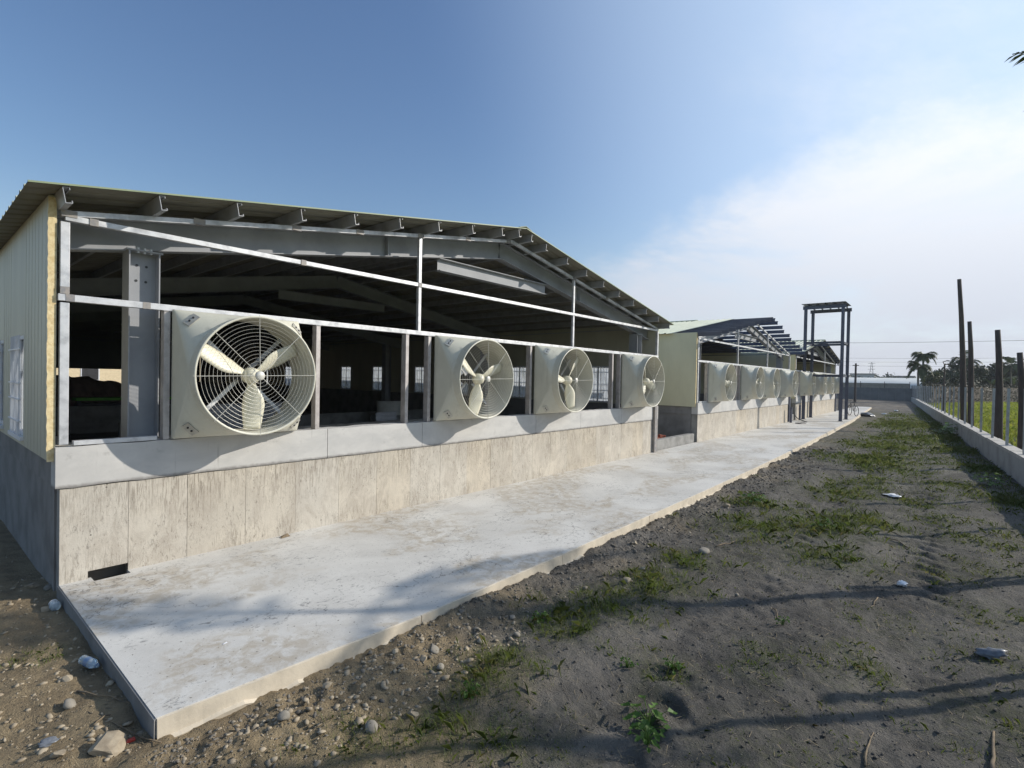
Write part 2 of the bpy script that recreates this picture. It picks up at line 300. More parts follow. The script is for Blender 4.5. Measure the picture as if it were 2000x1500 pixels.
# ------------------------------------------------------------------ mesh helpers
class MB:
    def __init__(s): s.v = []; s.f = []
    def add(s, vs, fs):
        o = len(s.v); s.v += [tuple(p) for p in vs]; s.f += [tuple(i+o for i in f) for f in fs]; return s
    def box(s, x0, x1, y0, y1, z0, z1):
        return s.add([(x0,y0,z0),(x1,y0,z0),(x1,y1,z0),(x0,y1,z0),(x0,y0,z1),(x1,y0,z1),(x1,y1,z1),(x0,y1,z1)],
                     [(3,2,1,0),(4,5,6,7),(0,1,5,4),(1,2,6,5),(2,3,7,6),(3,0,4,7)])
    def beam(s, p, q, w, h, up=(0,0,1)):          # box along p-q, w sideways, h along up
        p, q = Vector(p), Vector(q); d = (q-p).normalized(); sd = d.cross(Vector(up)).normalized(); u = sd.cross(d).normalized()
        vs = []
        for c in (p, q):
            for a, b in ((-1,-1),(1,-1),(1,1),(-1,1)): vs.append(c+sd*(a*w/2)+u*(b*h/2))
        return s.add(vs, [(0,1,2,3),(7,6,5,4),(4,5,1,0),(5,6,2,1),(6,7,3,2),(7,4,0,3)])
    def extr(s, prof, p, q, side, up):            # closed 2D profile (a,b) -> p + side*a + up*b, extruded to q
        p, q, side, up = Vector(p), Vector(q), Vector(side), Vector(up); n = len(prof)
        vs = [c+side*a+up*b for c in (p, q) for a, b in prof]
        fs = [(i, (i+1) % n, n+(i+1) % n, n+i) for i in range(n)]
        return s.add(vs, fs+[tuple(range(n-1, -1, -1)), tuple(range(n, 2*n))])
    def tube(s, pts, r, n=8, caps=True):
        pts = [Vector(p) for p in pts]; rs = r if isinstance(r, (list, tuple)) else [r]*len(pts)
        vs = []; u = None
        for i, p in enumerate(pts):
            d = (pts[min(i+1, len(pts)-1)]-pts[max(i-1, 0)]).normalized()
            if u is None: u = d.orthogonal().normalized()
            else: u = (u-d*u.dot(d)).normalized()
            w = d.cross(u)
            for k in range(n): a = 2*math.pi*k/n; vs.append(p+(u*math.cos(a)+w*math.sin(a))*rs[i])
        fs = [(i*n+k, i*n+(k+1) % n, (i+1)*n+(k+1) % n, (i+1)*n+k) for i in range(len(pts)-1) for k in range(n)]
        if caps: fs += [tuple(range(n-1, -1, -1)), tuple((len(pts)-1)*n+k for k in range(n))]
        return s.add(vs, fs)
    def ring(s, c, r, t, ax='y', seg=48, n=4):
        vs = []; fs = []
        for i in range(seg):
            a = 2*math.pi*i/seg
            for k in range(n):
                b = 2*math.pi*k/n+.4; rr = r+t*math.cos(b); o = t*math.sin(b)
                if ax == 'y': vs.append((c[0]+rr*math.cos(a), c[1]+o, c[2]+rr*math.sin(a)))
                else: vs.append((c[0]+o, c[1]+rr*math.cos(a), c[2]+rr*math.sin(a)))
        for i in range(seg):
            j = (i+1) % seg
            for k in range(n): fs.append((i*n+k, i*n+(k+1) % n, j*n+(k+1) % n, j*n+k))
        return s.add(vs, fs)
    def lathe(s, prof, c, ax='y', seg=24):        # prof: (r, offset along axis)
        vs = []; fs = []; n = len(prof)
        for i in range(seg):
            a = 2*math.pi*i/seg
            for r, o in prof:
                if ax == 'y': vs.append((c[0]+r*math.cos(a), c[1]+o, c[2]+r*math.sin(a)))
                elif ax == 'z': vs.append((c[0]+r*math.cos(a), c[1]+r*math.sin(a), c[2]+o))
                else: vs.append((c[0]+o, c[1]+r*math.cos(a), c[2]+r*math.sin(a)))
        for i in range(seg):
            j = (i+1) % seg
            for k in range(n-1): fs.append((i*n+k, j*n+k, j*n+k+1, i*n+k+1))
        return s.add(vs, fs)
    def mesh(s, name, mat, smooth=False):
        me = bpy.data.meshes.new(name); me.from_pydata(s.v, [], s.f); me.materials.append(mat)
        if smooth: me.polygons.foreach_set('use_smooth', [True]*len(me.polygons))
        me.update(); return me
    def build(s, name, mat, parent=None, loc=None, smooth=False, bevel=0):
        import bmesh
        me = s.mesh(name, mat, smooth)
        bm = bmesh.new(); bm.from_mesh(me); bmesh.ops.recalc_face_normals(bm, faces=bm.faces); bm.to_mesh(me); bm.free()
        return link(name, me, parent, loc, bevel)
def link(name, me, parent=None, loc=None, bevel=0):
    o = bpy.data.objects.new(name, me); COL.objects.link(o)
    if parent: o.parent = parent
    if loc: o.location = loc
    if bevel:
        b = o.modifiers.new('edge', 'BEVEL'); b.width = bevel; b.segments = 2; b.limit_method = 'ANGLE'; b.angle_limit = R(50)
    return o
def empty(name, loc=(0,0,0), rz=0):
    o = bpy.data.objects.new(name, None); COL.objects.link(o); o.location = loc; o.rotation_euler = (0, 0, rz); o.empty_display_size = .2; return o
def tag(o, label=None, cat=None, group=None, kind=None):
    for k, v in (('label', label), ('category', cat), ('group', group), ('kind', kind)):
        if v: o[k] = v
    return o
def copy_tree(o, parent=None):
    c = o.copy(); COL.objects.link(c); c.parent = parent
    for ch in list(o.children): copy_tree(ch, c)
    return c
def fast_mesh(name, V, F, mat, smooth=False):     # numpy verts (n,3) and equal-size faces (m,k)
    me = bpy.data.meshes.new(name); V = np.asarray(V, np.float32); F = np.asarray(F, np.int32); k = F.shape[1]
    me.vertices.add(len(V)); me.vertices.foreach_set('co', V.ravel())
    me.loops.add(F.size); me.loops.foreach_set('vertex_index', F.ravel())
    me.polygons.add(len(F)); me.polygons.foreach_set('loop_start', np.arange(0, F.size, k, dtype=np.int32)); me.polygons.foreach_set('loop_total', np.full(len(F), k, np.int32))
    if smooth: me.polygons.foreach_set('use_smooth', np.ones(len(F), bool))
    me.materials.append(mat); me.update(calc_edges=True); return me
I_PROF = lambda w, h, tf=.012, tw=.008: [(-w/2,-h/2),(w/2,-h/2),(w/2,-h/2+tf),(tw/2,-h/2+tf),(tw/2,h/2-tf),(w/2,h/2-tf),(w/2,h/2),(-w/2,h/2),(-w/2,h/2-tf),(-tw/2,h/2-tf),(-tw/2,-h/2+tf),(-w/2,-h/2+tf)]
C_PROF = lambda w, h, t=.006, lip=.025: [(0,0),(w,0),(w,lip),(w-t,lip),(w-t,t),(t,t),(t,h-t),(w-t,h-t),(w-t,h-lip),(w,h-lip),(w,h),(0,h)]

# ------------------------------------------------------------------ ground
_rs = np.random.RandomState(3); _T = _rs.rand(256, 256)
def vnoise(x, y):
    x = np.asarray(x, float); y = np.asarray(y, float); xi = np.floor(x).astype(int); yi = np.floor(y).astype(int); fx = x-xi; fy = y-yi
    fx = fx*fx*(3-2*fx); fy = fy*fy*(3-2*fy); g = lambda a, b: _T[a % 256, b % 256]
    return (g(xi,yi)*(1-fx)+g(xi+1,yi)*fx)*(1-fy)+(g(xi,yi+1)*(1-fx)+g(xi+1,yi+1)*fx)*fy
def fbm(x, y, o=4):
    s = 0; a = .5
    for k in range(o): s = s+a*vnoise(x*2**k+17*k, y*2**k+9*k); a *= .5
    return s/(1-.5**o)
def smooth(a, b, x): t = np.clip((x-a)/(b-a), 0, 1); return t*t*(3-2*t)
FENCE = lambda x: -8.98+.0706*x
def gh(x, y):
    x = np.asarray(x, float); y = np.asarray(y, float)
    near = smooth(45, 15, x)
    h = -.135+.03*(fbm(x*.35, y*.35, 3)-.5)*2
    h = h+near*((fbm(x*2.2+5, y*2.2, 5)-.5)*.075+(fbm(x*8, y*8, 3)-.5)*.030+(fbm(x*21+3, y*21, 2)-.5)*.022*(1+1.6*np.exp(-((y+3.35)/.45)**2)))
    yard = smooth(-2.9, -3.3, y)*smooth(-9.5, -8, y)
    for yc, a, w in ((-4.15, .045, .30), (-4.95, -.035, .33), (-5.6, .02, .3), (-6.35, -.04, .35), (-3.35, .025, .22)):
        yy = yc+(x-6)*(.02 if yc > -4.5 else .03)+(fbm(x*.4, yc, 2)-.5)*.3
        h = h+yard*near*a*np.exp(-((y-yy)/w)**2)
    # tractor-tyre ribs in the ruts
    for yc in (-4.95, -6.35):
        dy = y-yc-(x-6)*.03
        h = h+yard*near*.020*np.tanh(2.5*np.sin(x*19+np.abs(dy)*13+2*fbm(x*.7, y*.7, 2)))*np.exp(-(dy/.26)**4)*smooth(.38,.62,fbm(x*.9+3, y*.5, 2))
    h = h+near*.075*np.exp(-((y+3.13-.02*np.maximum(0,x-8))/.10)**2)*smooth(.35,.75,fbm(x*1.7, y*1.1+4, 3))
    h = h-.10*smooth(.5, 6, y)*smooth(1.0, -.4, x)          # the bank beside the barn's end wall falls away
    return h
GRASS = [(.78,-3.87,.22,.7),(1.18,-4.11,.28,1.3),(1.76,-4.01,.24,1.5),(2.07,-3.95,.24,1.5),(2.83,-3.9,.3,1.7),(3.31,-3.98,.32,1.7),(3.8,-4.1,.3,1),(4.35,-4.19,.3,1.7),(5.26,-4.12,.3,1.3),
 (9.05,-3.95,.42,1.3),(7.4,-4.31,.55,1.2),(8.19,-5.13,.6,1.2),(9.14,-5.49,.6,1.2),(6.73,-5.42,.5,1.0),(8.97,-4.63,.35,.5),(22.04,-4.71,1.5,1.2),(17.16,-4.87,1.3,1.3),(34.24,-4.18,3.0,1.0),(11.48,-4.88,.7,.9),
 (15.63,-5.66,.8,.6),(14.28,-6.57,.8,.6),(11.55,-6.2,.7,.5),(9.14,-6.87,.6,.6),(7.12,-6.49,.4,.45),(7.65,-7.06,.5,.5),(5.94,-7.0,.4,.5),(4.83,-7.0,.35,.5),(3.69,-6.92,.4,.6),(1.39,-4.49,.2,.9),(1.5,-4.7,.3,.35),
 (2.84,-4.91,.22,.7),(3.64,-5.45,.22,.6),(3.25,-5.47,.18,.6),(4.1,-5.96,.2,.6),(3.94,-6.12,.18,.7),(10.22,-6.38,.5,.5),(3.6,-5.96,.25,.4),(2.3,-5.9,.5,.35),(13,-5.2,.8,.6),(19,-6.3,.9,.5),(26,-5.3,2,1),(45,-3.8,5,.7),
 (35.9,-5.45,2.2,1.6),(28,-6.6,1.6,1.4),(22.5,-7.0,1.0,1.2),(18,-7.2,.8,1.0),(13.0,-7.6,.6,1.0),(10,-7.9,.7,.9),(-.23,-1.24,.12,.6),(-.34,-1.17,.1,.5),(.35,-3.75,.2,.35),(6.0,-4.7,.5,.3),(5.0,-6.3,.4,.4)]
xs = np.concatenate([np.linspace(-260,-20,10), np.linspace(-16,-3,14), np.arange(-2.6,1.2,.024), np.arange(1.2,4.2,.03), np.arange(4.2,9,.045), np.arange(9,18,.10), np.arange(18,46,.35), np.linspace(48,120,25), np.linspace(140,900,12)])
ys = np.concatenate([np.linspace(-500,-40,10), np.linspace(-32,-9.5,14), np.arange(-9.0,-6.6,.06), np.arange(-6.6,-2.75,.028), np.arange(-2.7,1.0,.05), np.linspace(1.2,12,20), np.linspace(20,600,14)])
GX, GY = np.meshgrid(xs, ys); GZ = gh(GX, GY)
V = np.stack([GX, GY, GZ], -1).reshape(-1, 3); nx, ny = len(xs), len(ys)
ii = (np.arange(ny-1)[:, None]*nx+np.arange(nx-1)[None]).ravel()
F = np.stack([ii, ii+1, ii+nx+1, ii+nx], 1)
me = fast_mesh('ground', V, F, M['soil'], True)
gv = np.zeros(len(V))
for (x, y, r, d) in GRASS: gv = np.maximum(gv, min(1, d)*np.exp(-(((V[:,0]-x)**2+(V[:,1]-y)**2)/(r*1.25)**2)))
at = me.attributes.new('grassy', 'FLOAT', 'POINT'); at.data.foreach_set('value', gv.astype(np.float32))
tag(link('ground', me), kind='structure')

# concrete apron along the barns, with the drain slot at the corner
OUT = [(57.0,-1.15),(46,-1.72),(36,-2.25),(26,-2.58),(17,-2.86),(12.5,-2.97),(8.35,-3.02),(4.1,-3.06),(1.95,-3.05),(0,-2.93)]
outline = [(0,.03),(.25,.03),(.25,-.11),(.55,-.11),(.55,.03),(57,.03)]+OUT
mb = MB(); n = len(outline); mb.add([(x,y,0) for x,y in outline]+[(x,y,-.32) for x,y in outline], [tuple(range(n)), tuple(range(2*n-1, n-1, -1))]+[(i, (i+1) % n, n+(i+1) % n, n+i) for i in range(n)])
apron = tag(mb.build('concrete_pavement', M['apron']), kind='structure')
# plaster on the outer edge, in lengths with open joints
def edge_y(x):
    pts = OUT[::-1]
    for (xa, ya), (xb, yb) in zip(pts, pts[1:]):
        if xa <= x <= xb: return ya+(yb-ya)*(x-xa)/(xb-xa)
    return pts[-1][1]
js = [0,1.95,4.1,5.6,6.5,8.35,10.2,12.5,14.6,17,20,23.5,27,31,36,41,46,51,57]
for a, b in zip(js, js[1:]):
    e = MB(); p, q = (a+.004, edge_y(a)), (b-.004, edge_y(b)); d = Vector((q[0]-p[0], q[1]-p[1], 0)).normalized(); nn = Vector((d.y, -d.x, 0))
    k = max(2, int((b-a)/.12)) if a < 20 else 2; vs = []; fs = []
    for i in range(k+1):
        c = Vector((*p, 0)).lerp(Vector((*q, 0)), i/k); th = .014+rnd.uniform(-.003, .003); bz = -.115+rnd.uniform(-.02, .02)
        vs += [c-nn*.002+Vector((0,0,-.003)), c+nn*th+Vector((0,0,-.006-rnd.random()*.003)), c+nn*(th+.006)+Vector((0,0,bz)), c+nn*(th+.03+rnd.random()*.02)+Vector((0,0,bz-.012)), c+Vector((0,0,-.30))]
    for i in range(k):
        for s in range(4): fs.append((i*5+s, i*5+s+1, i*5+s+6, i*5+s+5))
    fs += [(4,3,2,1,0), tuple(k*5+s for s in range(5))]
    e.add(vs, fs).build('edge_strip', M['kerb'], apron)
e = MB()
# end face plaster on the barn-end side, its shade painted in as darker concrete
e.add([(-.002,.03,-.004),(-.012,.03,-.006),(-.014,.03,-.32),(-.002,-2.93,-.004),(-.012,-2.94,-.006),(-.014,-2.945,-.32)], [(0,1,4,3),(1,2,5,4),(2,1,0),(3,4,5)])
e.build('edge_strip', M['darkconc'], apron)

# ------------------------------------------------------------------ window (shared meshes)
def make_window_meshes(w, h):
    fr = MB(); t = .045
    fr.box(-.03,.03,0,w,0,t).box(-.03,.03,0,w,h-t,h).box(-.03,.03,0,t,t,h-t).box(-.03,.03,w-t,w,t,h-t).box(-.02,.02,w/2-.02,w/2+.02,t,h-t)
    br = MB()
    for k in range(1, 8): br.box(-.065,-.053,w*k/8-.006,w*k/8+.006,.0,h)
    for z in (.14, .36, .52, .86): br.box(-.072,-.054,-.01,w+.01,h*z-.008,h*z+.008)
    pn = MB(); pn.box(-.004,.004,t,w/2-.02,t,h-t).box(-.004,.004,w/2+.02,w-t,t,h-t)
    sl = MB(); sl.box(-.07,.02,-.04,w+.04,-.05,-.004)
    return fr.mesh('window_frame', M['white']), br.mesh('window_bars', M['white']), pn.mesh('pane', M['glass']), sl.mesh('window_sill', M['white'])
WM = make_window_meshes(.90, 1.16)
def add_window(parent, x, y, z, flip=False):
    f = link('window', WM[0], parent, (x, y, z))
    if flip: f.rotation_euler = (0, 0, math.pi); f.location = (x, y+.90, z)
    for nm, me in (('window_bar_grille', WM[1]), ('pane', WM[2]), ('window_sill', WM[3])): link(nm, me, f)

# ------------------------------------------------------------------ barns
SLOPE = .172; ZR0 = 3.78; HALF = 6.72; LEN = 13.44
def barn(x0, label, length=36, near=True, front_sheet=(-.31,-.31), ox=.28, purl_front=-.31, frames=7, rear=True):
    B = tag(empty('barn', (x0, 0, 0)), label, 'barn', 'barns in a row along the apron')
    zr = lambda x: ZR0+SLOPE*(x if x <= HALF else LEN-x)
    # foundation wall: formed panels in front of a core
    (MB().box(.58, LEN-.012, .010, .22, -.30, .93).box(.012, .5798, .010, .22, .10, .929).box(.012, .20, .010, .22, -.30, .0998) if near else MB().box(.012, LEN-.012, .010, .22, -.30, .93)).build('foundation_core', M['greyconc'], B)
    seams = [0,.55,1.10]; x = 1.10
    while x < LEN-.7: x += .634; seams.append(x)
    seams = [s for s in seams if s < LEN-.75]+[LEN-.36]
    for i, (a, b) in enumerate(zip(seams, seams[1:])):
        o = rnd.uniform(0, .004); p = MB(); g = .0013
        if i == 0 and near: p.box(a, .22, -o, .009, -.28, .932).box(.2201, b-g, -o, .009, .075, .932)
        else: p.box(a+g, b-g, -o, .009, -.28, .932)
        p.build('wall_panel', M['wall'], B, bevel=.0015 if near else 0)
    jb = [0, 2.81, 4.49, 7.53, 9.24, 11.2, LEN-.36]
    for a, b in zip(jb, jb[1:]):
        s = MB(); k = max(1, int((b-a)/.14)) if near else 1; xa, xb = a+.004 if a else -.035, b-.004; vs = []; fs = []
        for i in range(k+1):
            xx = xa+(xb-xa)*i/k; zb = .940+(rnd.uniform(-.005, .005) if near else 0); zt = 1.342+(rnd.uniform(-.006,.004) if near else 0)
            vs += [(xx,-.016,zb),(xx,-.018,1.14),(xx,-.014,zt),(xx,.20,zt),(xx,.20,zb)]
        for i in range(k):
            for j in range(5): fs.append((i*5+j, i*5+(j+1) % 5, i*5+5+(j+1) % 5, i*5+5+j))
        fs += [(4,3,2,1,0), tuple(k*5+j for j in range(5))]
        s.add(vs, fs).build('parapet_band', M['band'], B)
    # corner pier with a steel channel let into it
    MB().box(LEN-.14, LEN, -.02, .2, -.28, 1.34).build('corner_pier', M['band'], B, bevel=.004)
    MB().extr(C_PROF(.16,.18), (LEN-.33,.10,-.05), (LEN-.33,.10,2.76), (1,0,0), (0,-1,0)).build('corner_column', M['steelblue' if not near else 'weld'], B)
    MB().box(LEN-.36, LEN-.14, .12, .2, -.28, 1.34).build('pier_back', M['darkconc'], B)
    # long walls: plinth, render band, cladding with windows
    for sx, px in ((-1, -.03), (1, LEN+.03)):
        a, b = sorted((px, px-sx*.17)); a2, b2 = sorted((px-sx*.025, px-sx*.17))
        MB().box(a2, b2, .23, length, -.6, .938).build('plinth', M['darkconc'], B)
        MB().box(a, b, .205, length, .94, 1.34).build('plinth_band', M['darkconc'], B)
        ca = px-sx*(-.055); top = zr(0)-.02
        wins = [1.55+1.75*k for k in range(8)] if sx < 0 else [1.6, 4.85, 7.9, 10.3, 13.4, 16.1, 19, 22, 25]
        if not near: wins = wins[:2] if sx < 0 else wins[:5]
        zw0, zw1 = (1.32, 2.48) if sx < 0 else (1.16, 2.32)
        if sx > 0: zw0, zw1 = 1.36, 2.52
        # cladding with window openings and vertical ribs
        p = MB(); cell = [(.06, wins[0])]+[(wins[k]+.9, wins[k+1]) for k in range(len(wins)-1)]+[(wins[-1]+.9, length)]
        xo, xi = (px-sx*.005, px+sx*.055) if sx < 0 else (px-.005, px+.055)
        if sx < 0: xo, xi = px-.055, px+.005
        for (u0, u1) in cell: p.box(min(xo,xi), max(xo,xi), u0, u1, 1.21, top)
        for w in wins:
            p.box(min(xo,xi), max(xo,xi), w, w+.9, 1.21, zw0); p.box(min(xo,xi), max(xo,xi), w, w+.9, zw1, top)
        fx = px-.055 if sx < 0 else px+.055
        yy = .2
        while yy < min(length, 20):
            if not any(w-.05 < yy < w+.95 for w in wins): p.box(fx-.0015, fx+.0015, yy, yy+.012, 1.212, top-.003)
            yy += .2
        p.build('side_cladding', M['clad' if near else 'clad2'], B)
        for w in wins: add_window(B, px-.02 if sx < 0 else px+.02, w, zw0, sx > 0)
    # torn foam edge of the first cladding panel
    fm = MB(); k = 60; vs = []; fs = []
    for i in range(k+1):
        z = 1.20+(zr(0)-.04-1.20)*i/k; j = rnd.uniform(0, .007)
        vs += [(-.096+j, .052, z), (-.030, .050, z), (-.030, .062, z), (-.088, .062, z)]
    for i in range(k):
        for j in range(4): fs.append((i*4+j, i*4+(j+1) % 4, i*4+4+(j+1) % 4, i*4+4+j))
    fm.add(vs, fs+[(3,2,1,0), tuple(k*4+j for j in range(4))]).build('foam_edge', M['foam'], B)
    # galvanised front frame
    T = .056; y = .05
    def rail(name, p, q, w=T, mat='galv'): return MB().beam(p, q, w, w, (0,-1,0)).build(name, M[mat], B, bevel=.003 if near else 0)
    rail('middle_rail', (-.02, y, 2.79), (LEN+.02, y, 2.79), .066)
    rail('eave_rail', (.03, y, 3.565), (LEN-.03, y, 3.565))
    zg = lambda x: zr(x)-.155-.034
    for a, b in ((.0, HALF-.002), (LEN, HALF+.002)): rail('gable_rail', (a, y, zg(a)+.006), (b, y, zg(b)+.006), .056)
    for xc in (4.43, 8.93):
        rail('upper_post', (xc, y+.003, 2.825), (xc, y+.003, 3.53)); rail('upper_post', (xc, y+.003, 3.60), (xc, y+.003, zg(xc)-.03))
    for xc in (.03, LEN-.03):
        rail('corner_post', (xc, y+.002, 2.84), (xc, y+.002, 3.52), .07); rail('corner_post', (xc, y+.002, 1.36), (xc, y+.002, 2.74), .07)
    for xc in (.885, 2.66, 4.17, 4.63, 7.34, 10.72, 11.12):
        MB().box(xc-.030, xc+.030, -.004, .105, 1.344, 2.752).build('frame_post', M['post'], B, bevel=.003 if near else 0)
    if near:
        for xc, zc_ in ((.885,2.758),(2.66,2.758),(4.17,2.758),(4.63,2.758),(7.34,2.758),(10.72,2.758),(11.12,2.758)):
            MB().box(xc-.036, xc+.036, -.008, .09, zc_-.014, zc_-.002).build('weld_plate', M['weld'], B)
    MB().box(.10, .80, -.010, .07, 1.348, 1.392).build('sill_channel', M['galv'], B, bevel=.003)
    if near:
        for xc in (.06, 1.2, 2.35, 3.3, 4.43, 5.5, 6.6, 8.93, 10.4): MB().box(xc-.06, xc+.06, y-.0345, y+.03, zg(xc)-.028, zg(xc)+.036).build('weld_patch', M['weld'], B)
        for xc, zz in ((.07,2.79),(.70,2.79),(.25,3.565),(2.45,3.565),(4.43,3.565),(.03,2.86)): MB().box(xc-.035, xc+.035, y-.0355, y+.03, zz-.0345, zz+.0345).build('weld_patch', M['weld'], B)
    # portal frames
    ys_ = [.38]+[.38+5.9*k for k in range(1, frames)]
    for fi, yf in enumerate(ys_):
        h = .33
        for s in (0, 1):
            xa, xb = ((.02, HALF) if s == 0 else (LEN-.02, HALF)); za, zb = zr(xa)-.155-h/2, zr(xb)-.155-h/2
            d = Vector((xb-xa, 0, zb-za)).normalized(); up = Vector((-d.z, 0, d.x)) if s == 0 else Vector((d.z, 0, -d.x))
            rf = MB().extr(I_PROF(.17, h), (xa,yf,za), (xb,yf,zb), (0,1,0), up).build('rafter', M['steel'], B)
            if fi == 0 and near:
                xs_ = (4.0,) if s == 0 else (9.6,)
                for q in xs_: MB().box(q-.006, q+.006, yf-.08, yf-.006, zr(q)-.155-h+.02, zr(q)-.155-.02).build('stiffener', M['steel'], rf)
            xc = .74 if s == 0 else LEN-.74
            zt = zr(xc)-.155-h-.01
            ic = [(b_, a_) for a_, b_ in I_PROF(.26, .29, .012, .009)]
            c = MB().extr(ic, (xc,yf,.1), (xc,yf,zt-.014), (1,0,0), (0,1,0)).build('column', M['steel'], B)
            MB().box(xc-.17, xc+.17, yf-.14, yf+.14, zt-.0135, zt+.004).build('cap_plate', M['steel'], c)
            if fi == 0 and near and s == 0:
                for bx, bz in ((-.045,-.15),(.045,-.155),(-.05,-.32),(.04,-.325)):
                    MB().lathe([(0,-.003),(.014,-.003),(.014,.004)], (xc+bx, yf-.0055, zt+bz), 'y', 12).build('bolt_hole', M['dark'], c)
                for bx in (-.06, 0, .06): MB().lathe([(0,-.03),(.014,-.03),(.014,.03),(0,.03)], (xc+bx, yf-.11, zt), 'z', 8).build('bolt', M['galv'], c)
        zc_ = zr(5.1)-.155-.33+.02
        MB().extr(I_PROF(.15, .22), (HALF-1.62,yf,4.06), (HALF+1.55,yf,4.06), (0,1,0), (0,0,1)).build('collar_beam', M['steel'], B)
    # purlins
    xp = [-.02+.76*k for k in range(9)]+[HALF-.14]
    xp = [x for x in xp if x < HALF-.2]+[HALF-.18]
    pl = min(length, 36)
    for s in (0, 1):
        for x in xp:
            xx = x if s == 0 else LEN-x
            d = Vector((1,0,SLOPE)).normalized() if s == 0 else Vector((1,0,-SLOPE)).normalized(); up = Vector((-d.z,0,d.x))
            base = Vector((xx, purl_front+(.015 if s == 0 or near else rnd.uniform(0,.12)), zr(xx)-.153))
            MB().extr(C_PROF(.055,.148), base, base+Vector((0,pl,0)), d*(1 if s == 0 else 1), up).build('purlin', M['purlin' if near else 'steelblue'], B)
    # roof sheets: ribs run down the slope
    for s in (0, 1):
        y0 = front_sheet[s]
        if y0 is None: continue
        prof = []; y = y0
        while y < length:
            prof += [(y,0),(y+.17,0),(y+.19,.024),(y+.23,.024)]; y += .25
        prof.append((y,0))
        xa, xb = (-ox, HALF+.005) if s == 0 else (LEN+ox, HALF-.005)
        za, zb = (zr(0)-SLOPE*ox, zr(HALF))
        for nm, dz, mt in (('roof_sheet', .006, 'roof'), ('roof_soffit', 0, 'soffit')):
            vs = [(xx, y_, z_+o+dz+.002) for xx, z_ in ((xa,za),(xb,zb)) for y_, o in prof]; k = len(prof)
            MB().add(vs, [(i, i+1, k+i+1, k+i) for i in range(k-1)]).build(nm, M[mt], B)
        if near: MB().beam((xa, y0-.008, za+.012), (xb, y0-.008, zb+.012), .010, .016, (0,0,1)).build('roof_trim', M['trim'], B)
    if near or front_sheet[0] is not None: MB().extr([(-.18,-.03),(0,.02),(.18,-.03),(.18,-.022),(0,.028),(-.18,-.022)], (HALF, max(front_sheet[0] or 0, front_sheet[1] or 0), zr(HALF)+.03), (HALF, length, zr(HALF)+.03), (1,0,0), (0,0,1)).build('ridge_cap', M['trim'], B)
    # floor, rear wall
    MB().box(.15, LEN-.15, .23, length, -.1, .10).build('barn_floor', M['floor'], B)
    if rear:
        r = MB(); r.box(.0, 4.6, length, length+.1, -.1, 3.9).box(10.2, LEN, length, length+.1, -.1, 3.9).box(4.6, 10.2, length, length+.1, 2.15, 3.9).box(4.6, 10.2, length, length+.1, -.1, .9)
        r.add([(0,length+.05,3.9),(LEN,length+.05,3.9),(HALF,length+.05,zr(HALF))], [(0,1,2)])
        r.build('rear_wall', M['cladg'], B)
    return B
B1 = barn(0, 'nearest barn, open gable of galvanised tubes above a cream concrete wall', near=True)
B2 = barn(16.65, 'second barn with bare purlins and no roofing over its right front slope', near=False, length=22, front_sheet=(.9, 2.6), purl_front=-.75, frames=4)
B3 = barn(31.55, 'farthest barn, small sheeted gable behind the steel tower', near=False, length=20, front_sheet=(-.3,-.3), purl_front=-.28, frames=4)

